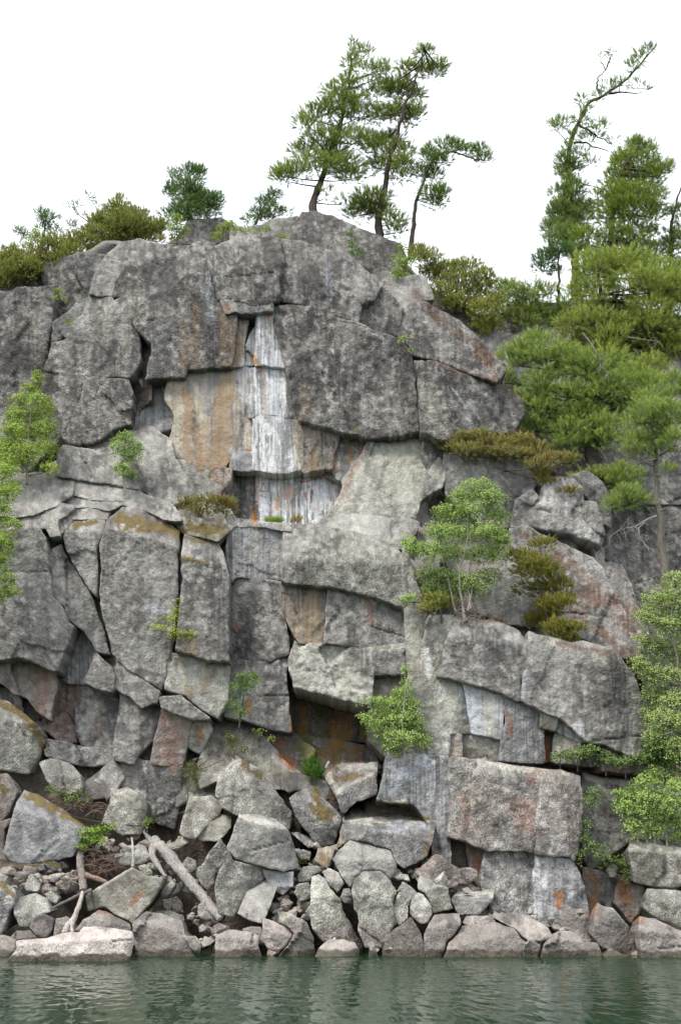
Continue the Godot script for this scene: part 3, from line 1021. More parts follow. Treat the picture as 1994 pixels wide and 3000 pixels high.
func build_cliff() -> void:
	cliff = Node3D.new()
	cliff.name = "cliff"
	add_child(cliff)
	cliff.set_meta("kind", "structure")
	# --- summit and upper left
	b("G", [345, 1110, 370, 1065, 430, 1060, 520, 1085, 620, 1130, 780, 1195, 920, 1250, 960, 1330, 900, 1460, 760, 1430, 660, 1360, 540, 1310, 440, 1300, 350, 1270, 270, 1230, 310, 1150], 44.6, "dark", {"bev": 1.0, "ty": .25, "amp": .3, "chip": .06})
	b("A", [820, 300, 865, 232, 940, 228, 1010, 220, 1055, 245, 1060, 300, 1000, 330, 960, 345, 880, 345, 820, 350], 46.0, "dark", {"bev": .5})
	b("A", [1058, 250, 1130, 262, 1200, 258, 1240, 230, 1300, 225, 1365, 216, 1385, 240, 1370, 300, 1400, 370, 1300, 340, 1180, 310, 1060, 330], 45.4, "mid", {"bev": .4, "amp": .25})
	b("A", [-120, 640, 45, 655, 82, 540, 250, 535, 240, 640, 215, 800, 205, 960, 100, 985, 0, 975, -120, 965], 42.8, "dark", {"tx": -.15, "amp": .3, "bev": .3})
	b("A", [-120, 965, 0, 965, 75, 975, 110, 1000, 200, 970, 215, 1050, 230, 1120, 280, 1240, 200, 1300, 100, 1420, -120, 1420], 42.4, "dark", {"amp": .3})
	b("A", [-120, 560, 60, 560, 80, 540, 45, 655, -120, 645], 43.3, "grey", {})
	b("A", [195, 440, 260, 400, 340, 390, 360, 380, 440, 395, 440, 470, 400, 560, 330, 640, 260, 700, 245, 760, 238, 640, 250, 530, 205, 520], 43.0, "dark", {"tx": -.5, "amp": .4, "bev": .4})
	b("A", [360, 375, 470, 390, 540, 395, 480, 440, 440, 540, 410, 600, 360, 680, 300, 750, 240, 800, 250, 700, 330, 640, 400, 540, 350, 470], 42.3, "mid", {"tx": .5, "amp": .2})
	b("A", [415, 565, 440, 470, 500, 385, 560, 335, 640, 318, 740, 340, 700, 400, 610, 420, 560, 470, 530, 520, 516, 575], 42.2, "mid", {"bev": .6, "ty": .3})
	b("A", [520, 575, 535, 520, 570, 468, 615, 425, 700, 405, 745, 345, 790, 355, 870, 350, 800, 420, 740, 480, 690, 540, 640, 590, 560, 578], 42.0, "dark", {"bev": .4, "ty": .3})
	b("A", [415, 570, 516, 578, 520, 600, 560, 582, 640, 592, 620, 660, 600, 720, 560, 775, 430, 778, 320, 770, 290, 745, 385, 660], 41.7, "mid", {"mat": "lichen", "f": [[300, 735, 640, 600, .5]], "bev": .3})
	b("A", [245, 795, 320, 774, 425, 784, 400, 880, 385, 935, 230, 922, 210, 910, 230, 850], 41.2, "dark", {"bev": .4, "tx": -.1})
	b("A", [215, 925, 385, 940, 375, 1010, 345, 1080, 310, 1170, 280, 1232, 245, 1180, 228, 1100, 200, 1050, 205, 960], 41.0, "dark", {"bev": .5, "tx": -.25})
	b("A", [430, 782, 560, 777, 605, 725, 632, 750, 642, 800, 635, 880, 600, 950, 390, 940, 404, 880], 40.9, "dark", {"bev": .3})
	b("A", [390, 944, 600, 954, 612, 1050, 604, 1165, 540, 1190, 430, 1255, 335, 1262, 282, 1232, 315, 1170, 350, 1080, 378, 1010], 40.7, "dark", {"gap": -.6, "bev": .4})
	b("A", [640, 745, 705, 785, 700, 870, 680, 962, 605, 955, 636, 880], 41.7, "rust", {"tx": -.8, "mat": "smooth", "amp": .06})
	b("A", [602, 950, 690, 958, 690, 1050, 645, 1090, 615, 1180, 600, 1170], 41.5, "rust", {"tx": -.9, "amp": .06})
	b("A", [640, 960, 880, 930, 880, 1030, 830, 1110, 790, 1180, 725, 1200, 660, 1190, 615, 1185, 640, 1085, 690, 1040], 41.5, "blue", {"amp": .2, "chip": .25})
	b("A", [870, 350, 940, 320, 985, 335, 970, 400, 960, 470, 900, 470, 860, 480, 800, 530, 720, 565, 650, 605, 640, 590, 700, 545, 745, 485, 805, 425], 41.8, "dark", {"ty": .6, "amp": .35, "chip": .2})
	b("A", [645, 605, 720, 568, 800, 532, 862, 482, 900, 472, 960, 475, 985, 560, 1000, 605, 1060, 618, 1085, 650, 1080, 760, 1060, 895, 1000, 898, 910, 908, 860, 908, 846, 944, 760, 945, 690, 955, 670, 957, 692, 870, 706, 795, 640, 742, 615, 700], 40.75, "dark", {"bev": .35, "ty": .02, "amp": .22, "chip": .06})
	# great dome
	b("Z", [480, 600, 490, 572, 545, 548, 600, 543, 641, 550, 650, 600, 640, 640, 641, 695, 580, 706, 540, 692, 503, 690, 492, 640], 40.6, "dark", {"bev": .7, "ty": .1, "amp": .25, "chip": .05, "facet": .1, "f": [[480, 630, 660, 605, .6], [500, 700, 500, 540, .3]]})
	b("Z", [643, 552, 690, 555, 740, 575, 800, 590, 850, 630, 880, 655, 860, 690, 830, 700, 825, 740, 800, 735, 745, 712, 690, 700, 643, 693, 643, 645, 653, 600], 40.7, "dark", {"bev": .7, "ty": .12, "facet": .1, "f": [[640, 615, 930, 720, .6]], "amp": .25, "chip": .05})
	b("Z", [828, 702, 862, 690, 885, 660, 925, 712, 915, 772, 875, 765, 826, 742], 41.0, "dark", {"bev": .4})
	b("Z", [506, 693, 540, 694, 580, 708, 625, 698, 628, 712, 595, 716, 560, 722, 545, 714, 520, 720], 40.6, "grey", {"bev": .15})
	# central wall
	b("K", [210, 190, 330, 175, 325, 300, 290, 500, 290, 690, 180, 692, 200, 480], 40.95, "tan", {"amp": .05, "chip": .05, "bev": .06})
	b("K", [325, 190, 430, 160, 420, 320, 330, 480, 300, 600, 300, 480], 41.6, "rust", {"tx": .5, "amp": .05})
	b("K", [330, 480, 412, 330, 410, 480, 400, 600, 380, 690, 285, 690, 300, 600], 41.0, "blue", {"chip": .18, "bev": .05, "amp": .08})
	b("K", [430, 200, 480, 140, 620, 150, 590, 280, 600, 460, 650, 620, 670, 700, 500, 690, 400, 690, 415, 480, 412, 330], 40.75, "white", {"bev": .08, "amp": .12, "chip": .04, "f": [[500, 690, 400, 160, .25]]})
	b("Z", [640, 708, 690, 703, 748, 714, 802, 738, 826, 746, 875, 769, 918, 782, 948, 818, 952, 880, 966, 992, 920, 1003, 850, 1008, 800, 996, 755, 985, 720, 978, 690, 968, 672, 900, 660, 850, 652, 815, 632, 745], 40.55, "dark", {"facet": .12, "bev": .6, "amp": .3, "chip": .06, "ty": .04})
	b("K", [-370, 720, -290, 702, 0, 700, 190, 704, 290, 704, 350, 710, 350, 760, 370, 950, 300, 1000, 290, 1180, 240, 1330, 215, 1500, 120, 1610, 0, 1610, -290, 1540, -420, 1480, -350, 1300, -330, 1150, -420, 1000], 40.95, "tan", {"bev": .08, "amp": .14, "chip": .02, "fine": .015})
	b("K", [352, 715, 480, 712, 660, 712, 690, 900, 720, 1120, 740, 1170, 600, 1145, 420, 1140, 340, 1160, 320, 1010, 375, 950], 40.85, "white", {"bev": .06, "amp": .07, "chip": .07, "fine": .012, "cell": 4.0})
	b("K", [300, 1010, 335, 1170, 375, 1160, 380, 1490, 240, 1495, 215, 1480, 250, 1340, 295, 1190], 40.9, "tan", {"bev": .05, "amp": .08, "chip": .15, "cell": 4.0})
	b("K", [215, 1490, 380, 1495, 385, 1645, 330, 1650, 165, 1640, 190, 1560], 40.8, "blue", {"bev": .05, "amp": .04, "chip": .02, "cell": 4.0})
	b("K", [385, 1150, 430, 1145, 610, 1150, 745, 1175, 770, 1400, 830, 1640, 700, 1665, 560, 1665, 388, 1645, 383, 1400], 40.75, "white", {"bev": .08, "amp": .06, "chip": .06, "fine": .012, "cell": 4.0})
	b("K", [700, 715, 735, 710, 745, 900, 820, 1170, 740, 1165, 700, 960], 40.75, "dark", {"bev": .1})
	b("K", [750, 1180, 830, 1195, 940, 1245, 1130, 1300, 1170, 1320, 1120, 1500, 1090, 1640, 1000, 1640, 838, 1665, 836, 1640, 775, 1400], 40.7, "tan", {"bev": .1, "amp": .1, "chip": .08, "mat": "mixed"})
	b("K", [1175, 1320, 1260, 1330, 1350, 1345, 1450, 1360, 1400, 1500, 1290, 1620, 1210, 1760, 1150, 1720, 1100, 1650, 1125, 1500], 40.75, "grey", {"bev": .12, "amp": .1})
	b("A", [400, 1260, 560, 1190, 650, 1165, 705, 1185, 780, 1240, 800, 1325, 850, 1400, 905, 1500, 790, 1530, 640, 1460, 625, 1380, 560, 1315, 430, 1288], 40.2, "mid", {"tx": .05, "ty": .35, "f": [[560, 1330, 760, 1230, .5]]})
	b("A", [265, 1300, 290, 1265, 430, 1290, 560, 1320, 622, 1380, 636, 1460, 480, 1430, 350, 1412, 262, 1395], 40.0, "light", {"ty": .35, "bev": .4, "chip": .25})
	b("A", [800, 1330, 900, 1345, 1018, 1366, 1024, 1400, 1000, 1500, 905, 1500, 850, 1400], 40.6, "pale", {"bev": .1, "amp": .08})
	b("A", [1022, 1366, 1062, 1374, 1058, 1420, 1000, 1495, 1026, 1400], 40.55, "buff", {"bev": .06})
	b("K", [180, 1660, 400, 1668, 420, 1900, 430, 2150, 300, 2140, 60, 2080, 120, 1900, 180, 1760], 41.4, "grey", {"mat": "lichen", "amp": .08, "bev": .1})
	b("K", [405, 1668, 520, 1660, 660, 1690, 820, 1700, 1030, 1670, 1040, 1700, 1110, 1745, 1180, 1740, 1215, 1800, 1180, 1900, 1080, 2040, 1000, 2100, 860, 2200, 500, 2170, 425, 2150], 41.3, "white", {"amp": .12, "chip": .10, "fine": .015, "cell": 3.5, "bev": .08})
	b("K", [1030, 1650, 1100, 1655, 1150, 1725, 1110, 1735, 1050, 1700], 40.9, "dark", {})
	b("K", [1450, 1358, 1480, 1400, 1420, 1560, 1330, 1760, 1250, 1960, 1130, 2080, 1040, 2110, 1090, 2030, 1180, 1900, 1212, 1800, 1205, 1760, 1290, 1620, 1395, 1500], 40.5, "pale", {"tx": -.25, "amp": .1})
	# right of the central wall
	b("Z", [862, 1008, 920, 1006, 965, 1000, 985, 1012, 1010, 1050, 1024, 1090, 1015, 1120, 965, 1150, 955, 1195, 890, 1200, 830, 1195, 770, 1195, 790, 1160, 830, 1080, 845, 1030], 40.3, "pale", {"ty": .35, "tx": .05, "bev": .3, "amp": .25, "f": [[790, 1190, 870, 1000, .4]]})
	b("B", [390, 1215, 480, 1250, 490, 1400, 480, 1490, 420, 1440, 380, 1300], 40.6, "dark", {"tx": .3})
	b("B", [365, 880, 420, 868, 500, 893, 560, 925, 700, 965, 800, 1010, 850, 1060, 850, 1120, 800, 1200, 600, 1235, 500, 1245, 430, 1232, 372, 1200, 362, 1080, 355, 960], 40.3, "dark", {"gap": 1.0, "bev": .5, "tx": .18, "ty": .1, "f": [[440, 900, 540, 1240, .35]], "amp": .2})
	b("B", [345, 850, 320, 800, 270, 775, 295, 650, 330, 610, 385, 600, 450, 640, 540, 690, 620, 760, 700, 840, 760, 920, 720, 968, 600, 930, 500, 886, 420, 862], 41.1, "dark", {"bev": .5, "tx": .15, "ty": .3})
	b("B", [220, 470, 290, 500, 340, 480, 390, 490, 430, 590, 385, 595, 300, 645, 240, 655, 160, 600, 95, 575, 60, 530, 120, 480], 42.6, "mid", {"bev": .4, "ty": .4})
	b("B", [340, 870, 415, 890, 395, 950, 355, 980], 40.7, "green", {})
	b("D", [480, -40, 590, -60, 800, -40, 900, 100, 870, 150, 810, 180, 795, 300, 700, 320, 560, 220, 490, 150], 40.5, "grey", {"bev": .3, "tx": .06})
	b("D", [795, 300, 812, 182, 880, 138, 915, 165, 862, 230, 855, 305], 40.1, "grey", {"bev": .15, "lum": 1.3})
	b("D", [858, 230, 920, 165, 940, 110, 1000, 80, 1060, 72, 1110, 130, 1120, 200, 1160, 200, 1200, 290, 1215, 340, 1200, 392, 1160, 372, 1040, 330, 930, 322, 862, 300], 39.9, "grey", {"lum": 1.5, "bev": .9, "amp": .2, "facet": .08, "ty": .25})
	b("D", [1115, 195, 1170, 190, 1205, 270, 1215, 345, 1170, 310, 1120, 260], 39.75, "mid", {"bev": .2})
	b("D", [780, 315, 870, 305, 940, 345, 1050, 400, 1160, 450, 1200, 490, 1250, 600, 1280, 640, 1340, 760, 1390, 850, 1370, 910, 1280, 900, 1100, 800, 1000, 720, 900, 560, 800, 430], 39.2, "mid", {"ty": .2, "bev": .3, "amp": .3, "mat": "mixed"})
	b("D", [1160, 375, 1205, 400, 1215, 470, 1290, 480, 1330, 560, 1360, 660, 1420, 800, 1390, 850, 1340, 755, 1270, 630, 1240, 570, 1190, 470], 39.9, "mid", {"tx": .2, "ty": .4})
	b("D", [740, 500, 800, 430, 900, 560, 1000, 720, 900, 760, 760, 745, 640, 700, 620, 620], 38.9, "mid", {"ty": .4, "amp": .3})
	b("D", [1170, 150, 1260, 100, 1400, 60, 1700, -100, 1750, 700, 1400, 700, 1330, 550, 1215, 440, 1222, 300], 43.0, "grey", {"amp": .5, "chip": .3, "tx": -.05})
	b("D", [1330, 560, 1400, 540, 1750, 600, 1750, 1450, 1420, 1350, 1390, 900, 1400, 760], 41.0, "dark", {"amp": .4})
	b("Z", [1120, 735, 1180, 715, 1250, 702, 1400, 690, 1560, 730, 1680, 750, 1680, 1170, 1420, 1150, 1330, 1140, 1200, 1010, 1190, 900, 1150, 850], 44.8, "grey", {"ty": .5, "amp": .5, "chip": .3})
	b("D", [1060, 75, 1130, 50, 1200, 100, 1230, 140, 1240, 300, 1215, 290, 1160, 190, 1110, 130], 41.0, "grey", {"amp": .3})
	b("Z", [925, 700, 970, 660, 1060, 700, 1140, 760, 1190, 880, 1200, 1000, 1120, 990, 1000, 850], 43.6, "grey", {"ty": .5, "amp": .3})
	# ledge on the left
	b("C", [30, 90, 60, 60, 200, 60, 340, 85, 330, 150, 260, 200, 150, 242, 60, 260, 30, 250, -120, 240, -120, 130], 39.4, "light", {"ty": 1.1, "bev": .3, "chip": .25})
	b("C", [345, 88, 480, 100, 600, 128, 700, 168, 790, 205, 700, 195, 600, 185, 500, 180, 400, 170, 330, 150], 39.7, "light", {"ty": .7, "bev": .3})
	b("C", [335, 152, 400, 172, 500, 184, 700, 200, 800, 215, 830, 270, 760, 265, 660, 215, 560, 203, 500, 225, 400, 205, 330, 210, 265, 200], 39.3, "mid", {"ty": 1.3, "bev": .12})
	b("C", [155, 242, 265, 200, 335, 212, 300, 250, 260, 270, 275, 340, 235, 345, 215, 310, 180, 305], 38.7, "light", {"ty": .5, "bev": .25, "chip": .25})
	b("C", [262, 270, 300, 250, 340, 215, 440, 210, 505, 235, 490, 265, 420, 262, 335, 262, 290, 330, 278, 335], 38.9, "mid", {"ty": .8, "bev": .15})
	b("C", [800, 270, 840, 262, 940, 270, 1050, 310, 1040, 330, 1000, 362, 845, 328, 828, 310], 38.9, "green", {"ty": .9, "bev": .15, "mat": "lichen"})
	b("C", [820, 190, 900, 160, 1030, 190, 1085, 270, 1060, 300, 940, 275, 830, 262], 40.1, "green", {"ty": .9})
	b("C", [1045, 265, 1180, 280, 1320, 292, 1330, 320, 1190, 300, 1080, 295, 1050, 320], 38.95, "light", {"ty": .3, "bev": .1})
	b("D", [-190, 300, -100, 275, 0, 258, 60, 250, 180, 255, 240, 275, 240, 380, 140, 362, 0, 336, -100, 318], 38.9, "light", {"ty": .9, "bev": .25, "mat": "mixed"})
	b("D", [242, 278, 300, 268, 360, 285, 345, 330, 300, 408, 236, 384], 38.7, "mid", {"ty": .4})
	# middle face
	b("C", [-120, 240, 30, 255, 60, 262, 150, 246, 178, 310, 205, 345, 212, 430, 224, 500, 232, 620, 290, 680, 298, 738, 335, 762, 300, 850, 262, 960, 240, 958, 170, 925, 90, 898, 0, 908, -120, 905], 38.6, "mid", {"bev": .4, "f": [[-100, 330, 200, 300, .6]], "amp": .25})
	b("C", [240, 400, 282, 375, 300, 420, 340, 475, 380, 545, 420, 605, 440, 645, 458, 720, 490, 800, 512, 893, 440, 880, 388, 790, 330, 745, 300, 735, 294, 680, 238, 620, 228, 500, 216, 440], 38.7, "mid", {"gap": 1.4, "bev": .25, "amp": .25, "chip": .2})
	b("C", [285, 345, 335, 265, 410, 265, 490, 268, 475, 335, 450, 400, 455, 480, 450, 560, 445, 632, 408, 590, 370, 530, 332, 460, 302, 412], 38.6, "mid", {"gap": .8, "bev": .3, "f": [[300, 330, 480, 320, .8]]})
	b("C", [490, 268, 560, 206, 660, 222, 760, 270, 828, 322, 818, 430, 824, 550, 814, 660, 806, 780, 790, 880, 770, 930, 765, 1010, 740, 1055, 640, 1000, 560, 940, 514, 885, 494, 795, 468, 705, 456, 600, 466, 480, 455, 390], 38.1, "mid", {"gap": .6, "bev": .5, "f": [[470, 300, 830, 400, .9]], "amp": .22})
	b("C", [845, 330, 1000, 365, 1035, 430, 1060, 560, 1052, 700, 1056, 930, 950, 918, 800, 872, 812, 780, 822, 660, 832, 550, 828, 430], 38.0, "mid", {"gap": 1.6, "bev": .25, "f": [[840, 440, 1000, 485, .7]], "tx": .12})
	b("C", [778, 885, 860, 895, 950, 924, 1050, 938, 1046, 1060, 1040, 1100, 1000, 1182, 930, 1135, 850, 1075, 765, 1045, 770, 950], 38.2, "pale", {"bev": .2, "amp": .1})
	b("C", [1045, 322, 1075, 298, 1190, 303, 1325, 322, 1305, 420, 1303, 545, 1185, 542, 1088, 528, 1062, 560, 1045, 440], 38.9, "blue", {"amp": .12, "bev": .15, "mat": "mixed", "lum": 1.2})
	b("C", [1090, 536, 1200, 548, 1300, 556, 1306, 640, 1300, 720, 1318, 800, 1324, 885, 1220, 925, 1140, 918, 1062, 912, 1055, 700, 1068, 580], 38.75, "grey", {"bev": .2, "f": [[1310, 830, 1180, 560, .35]], "lum": 1.15})
	b("C", [1060, 918, 1140, 924, 1220, 930, 1322, 888, 1312, 1000, 1332, 1240, 1240, 1228, 1140, 1188, 1037, 1170, 1046, 1050], 38.55, "grey", {"bev": .12, "amp": .15, "chip": .2})
	b("Z", [655, 1215, 700, 1208, 830, 1232, 905, 1255, 938, 1300, 938, 1360, 930, 1398, 840, 1366, 755, 1350, 648, 1338, 655, 1280], 37.75, "pale", {"bev": .3, "f": [[640, 1290, 930, 1300, .85]], "mat": "lichen", "lum": .95})
	b("Z", [652, 1342, 755, 1354, 750, 1440, 745, 1482, 690, 1480, 668, 1440, 652, 1400], 38.15, "tan", {"amp": .08, "bev": .08, "lum": .75})
	b("Z", [757, 1355, 840, 1370, 936, 1402, 936, 1482, 900, 1500, 830, 1492, 748, 1478, 752, 1430], 37.85, "mid", {"bev": .2})
	b("Z", [680, 1480, 745, 1485, 830, 1496, 936, 1485, 934, 1498, 862, 1504, 858, 1560, 852, 1622, 760, 1602, 680, 1582, 665, 1530], 37.75, "pale", {"bev": .3, "amp": .25, "chip": .6, "fine": .08, "facet": .3})
	b("Z", [862, 1504, 935, 1496, 932, 1552, 860, 1553], 37.7, "grey", {"bev": .08})
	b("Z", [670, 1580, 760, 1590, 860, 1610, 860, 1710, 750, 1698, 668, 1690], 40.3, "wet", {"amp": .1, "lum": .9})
	b("Z", [640, 1700, 672, 1694, 760, 1704, 850, 1722, 880, 1770, 750, 1790, 650, 1770, 610, 1730], 39.9, "wet", {"amp": .15, "lum": 1.2})
	b("Z", [855, 1560, 935, 1557, 945, 1650, 940, 1748, 885, 1740, 850, 1704, 848, 1640], 38.0, "green", {"bev": .25, "tx": -.2})
	# right-hand blocks
	b("D", [300, 400, 322, 480, 380, 640, 402, 720, 385, 840, 372, 978, 318, 1000, 312, 840, 300, 680, 292, 500], 37.5, "pale", {"bev": .15})
	b("D", [312, 1006, 372, 984, 420, 987, 548, 1010, 576, 1100, 602, 1250, 505, 1250, 500, 1352, 400, 1345, 232, 1320, 290, 1200, 300, 1100], 36.95, "pale", {"bev": .2, "f": [[560, 1010, 500, 1340, .4]]})
	b("D", [380, 845, 402, 742, 420, 712, 500, 712, 540, 722, 486, 830, 466, 900, 452, 980, 420, 982, 376, 978], 37.3, "pale", {"bev": .2, "chip": .3})
	b("D", [488, 832, 542, 722, 640, 732, 760, 752, 832, 790, 864, 850, 858, 950, 832, 1000, 822, 1098, 760, 1072, 640, 1030, 540, 1004, 456, 985, 468, 905], 36.75, "mid", {"bev": .3, "f": [[480, 800, 860, 850, .9], [470, 990, 560, 720, .5]]})
	b("D", [560, 1015, 640, 1036, 762, 1078, 758, 1200, 742, 1282, 602, 1252, 582, 1110], 37.0, "blue", {"gap": .4, "amp": .03, "bev": .04, "chip": .02, "lum": 1.25})
	b("D", [766, 1080, 832, 1104, 930, 1150, 926, 1220, 935, 1240, 935, 1385, 740, 1372, 746, 1284, 762, 1200], 36.95, "blue", {"amp": .06, "bev": .06, "mat": "mixed", "chip": .12})
	b("D", [868, 785, 960, 812, 1060, 845, 1110, 832, 1250, 872, 1290, 905, 1350, 1000, 1392, 1130, 1410, 1260, 1420, 1390, 1300, 1335, 1210, 1300, 1130, 1282, 1022, 1182, 930, 1146, 838, 1100, 842, 1000, 866, 950], 36.7, "mid", {"bev": .4, "f": [[900, 830, 1280, 930, .5], [1220, 860, 1330, 1400, .4]], "amp": .2})
	b("D", [930, 1152, 1002, 1180, 988, 1242, 926, 1222], 36.8, "green", {"bev": .08})
	b("D", [1024, 1184, 1130, 1225, 1142, 1290, 1100, 1285, 990, 1238, 1005, 1185], 37.0, "blue", {"bev": .1, "lum": 1.3})
	b("D", [990, 1240, 1100, 1288, 1098, 1390, 980, 1380], 37.0, "green", {"bev": .1})
	b("D", [936, 1236, 984, 1244, 974, 1380, 936, 1380], 37.5, "rust", {})
	b("D", [1100, 1290, 1215, 1302, 1200, 1400, 1098, 1395], 37.7, "blue", {"amp": .05})
	b("D", [1215, 1302, 1300, 1338, 1420, 1392, 1420, 1430, 1205, 1420], 37.0, "grey", {})
	b("D", [505, 1254, 556, 1260, 560, 1360, 502, 1354], 37.0, "buff", {"bev": .06})
	b("D", [560, 1258, 740, 1288, 736, 1376, 562, 1366], 37.2, "green", {"bev": .08})
	# lower right wall
	b("F", [180, 300, 222, 85, 310, 95, 495, 106, 504, 180, 510, 320, 500, 462, 520, 700, 440, 620, 420, 420, 350, 320, 280, 310], 36.5, "blue", {"bev": .15, "amp": .18, "mat": "mixed", "lum": 1.2})
	b("F", [512, 106, 622, 125, 606, 250, 604, 380, 585, 490, 505, 470, 516, 320, 506, 190], 35.9, "pink", {"bev": .15})
	b("F", [626, 122, 800, 150, 930, 165, 912, 300, 900, 395, 896, 545, 800, 530, 680, 532, 588, 492, 608, 380, 610, 250], 35.75, "pink", {"bev": .25, "amp": .2, "ty": .05, "f": [[600, 180, 1000, 215, .9]]})
	b("F", [932, 165, 1010, 170, 1098, 200, 1112, 330, 1104, 450, 1076, 580, 1060, 562, 905, 548, 902, 395, 916, 300], 35.7, "pink", {"bev": .3, "amp": .15, "f": [[930, 210, 1100, 240, .9], [1060, 180, 1060, 600, -.0]], "tx": .06})
	b("F", [585, 496, 680, 538, 664, 640, 655, 720, 600, 640], 36.3, "rust", {"amp": .05})
	b("F", [670, 535, 800, 536, 892, 552, 886, 690, 890, 830, 800, 850, 720, 850, 690, 800, 652, 690], 35.85, "grey", {"bev": .15, "mat": "lichen", "lum": 1.5})
	b("F", [898, 556, 1060, 576, 1078, 600, 1120, 700, 1140, 860, 1060, 880, 960, 880, 885, 850, 890, 690], 35.75, "blue", {"bev": .1, "amp": .15, "chip": .2, "mat": "mixed", "lum": 1.3})
	b("F", [380, 600, 450, 545, 540, 620, 590, 700, 640, 720, 700, 850, 560, 830, 440, 700, 360, 680], 36.0, "buff", {"bev": .2, "mat": "lichen"})
	b("F", [1118, 185, 1200, 205, 1300, 215, 1568, 250, 1740, 265, 1740, 520, 1480, 520, 1320, 495, 1150, 620, 1120, 560, 1112, 400], 37.4, "mid", {"bev": .35, "f": [[1120, 250, 1700, 310, .9]], "amp": .25})
	b("F", [1122, 620, 1200, 640, 1198, 760, 1160, 870, 1130, 860, 1122, 720], 36.6, "buff", {"bev": .1})
	b("F", [1200, 640, 1280, 680, 1260, 770, 1240, 800, 1200, 760], 36.6, "grey", {"bev": .1})
	b("F", [1280, 682, 1395, 702, 1384, 800, 1340, 860, 1262, 772], 36.3, "buff", {"bev": .2, "mat": "mixed"})
	b("F", [1040, 820, 1060, 808, 1140, 818, 1150, 960, 1030, 900, 1020, 850], 34.9, "shore", {"bev": .1})
	# lower left of the face, under the overhang
	b("C", [-120, 912, 0, 932, 92, 912, 170, 940, 250, 968, 262, 1010, 245, 1100, 232, 1185, 190, 1160, 130, 1090, 70, 1062, 0, 1012, -120, 1000], 39.0, "buff", {"bev": .15, "chip": .3, "lum": .9})
	b("C", [-120, 1000, 70, 1066, 130, 1095, 220, 1180, 200, 1250, 120, 1180, 0, 1100, -120, 1090], 39.8, "wet", {"chip": .4})
	b("C", [330, 765, 395, 805, 445, 890, 402, 1015, 360, 1022, 280, 1010, 262, 965, 305, 850], 39.4, "blue", {"chip": .3, "amp": .25, "tx": -.3})
	b("C", [255, 1000, 362, 1022, 350, 1100, 362, 1295, 280, 1290, 210, 1230, 240, 1100], 39.6, "rust", {"chip": .3})
	b("C", [395, 1015, 442, 890, 512, 955, 524, 1000, 512, 1058, 440, 1036], 38.0, "mid", {"bev": .12})
	b("C", [524, 1002, 545, 935, 640, 1000, 728, 1062, 718, 1105, 655, 1130, 600, 1080, 515, 1035], 38.1, "mid", {"bev": .15, "chip": .2})
	b("C", [362, 1025, 500, 1060, 560, 1046, 545, 1200, 532, 1315, 380, 1315, 352, 1230], 39.3, "grey", {"amp": .1, "chip": .2})
	b("C", [562, 1052, 605, 1085, 650, 1135, 742, 1122, 732, 1200, 700, 1282, 640, 1340, 612, 1388, 522, 1372, 540, 1200], 38.3, "mid", {"bev": .15, "f": [[650, 1130, 620, 1380, .45]], "mat": "mixed"})
	b("C", [745, 1142, 810, 1165, 878, 1185, 862, 1280, 842, 1375, 770, 1395, 698, 1390, 704, 1290, 732, 1222], 38.15, "buff", {"bev": .08, "amp": .06})
	b("C", [738, 1092, 830, 1084, 890, 1130, 956, 1182, 880, 1182, 800, 1152, 746, 1128], 37.8, "mid", {"bev": .12, "mat": "mixed"})
	b("C", [880, 1190, 955, 1185, 968, 1232, 920, 1345, 868, 1312], 38.4, "green", {"bev": .2})
	b("C", [640, 1340, 700, 1285, 704, 1390, 640, 1392], 38.9, "rust", {})
	b("C", [200, 1285, 290, 1290, 380, 1318, 525, 1312, 525, 1385, 420, 1400, 300, 1380, 210, 1350], 38.7, "grey", {"chip": .4})
	b("C", [960, 1185, 1060, 1182, 1140, 1215, 1230, 1290, 1300, 1380, 1390, 1450, 1360, 1510, 1250, 1500, 1060, 1420, 1000, 1460, 920, 1500, 915, 1380, 960, 1290], 38.3, "green", {"ty": .8, "amp": .25, "mat": "lichen", "lum": .8})
	b("C", [1050, 1170, 1240, 1232, 1335, 1245, 1440, 1330, 1400, 1440, 1300, 1380, 1230, 1290], 39.2, "rust", {"ty": .3, "amp": .2})
	b("E", [560, 110, 700, 130, 835, 130, 825, 300, 800, 440, 700, 395, 640, 310, 555, 230], 38.3, "wet", {"amp": .15, "mat": "mixed", "lum": 1.6})
	b("E", [820, 150, 1000, 80, 1010, 250, 980, 300, 870, 300, 815, 330], 38.5, "green", {"amp": .3, "chip": .3, "lum": .7})
	b("E", [420, 210, 530, 115, 565, 200, 515, 285, 400, 300, 300, 260], 38.2, "grey", {"chip": .3, "ty": .4})
	# the wall goes on past both sides of the picture
	for s in [[-560, -70], [1640, 2150]]:
		var x0: float = s[0]
		var x1: float = s[1]
		b("Z", [x0, 660, x0 + 160, 640, x1 - 200, 650, x1, 690, x1, 1120, x0, 1150], 44.0, "dark", {"cell": 11.0, "amp": .9, "chip": .5})
		b("Z", [x0, 1150, x1, 1120, x1, 1560, x0 + 200, 1600, x0, 1580], 41.6, "mid", {"cell": 11.0, "amp": .9, "chip": .5})
		b("Z", [x0, 1580, x0 + 200, 1600, x1, 1560, x1, 1980, x0, 2010], 39.2, "dark", {"cell": 11.0, "amp": .8, "chip": .5})
		b("Z", [x0, 2010, x1, 1980, x1, 2260, x0, 2260], 36.4, "mid", {"cell": 11.0, "amp": .8, "chip": .5, "ty": .3})

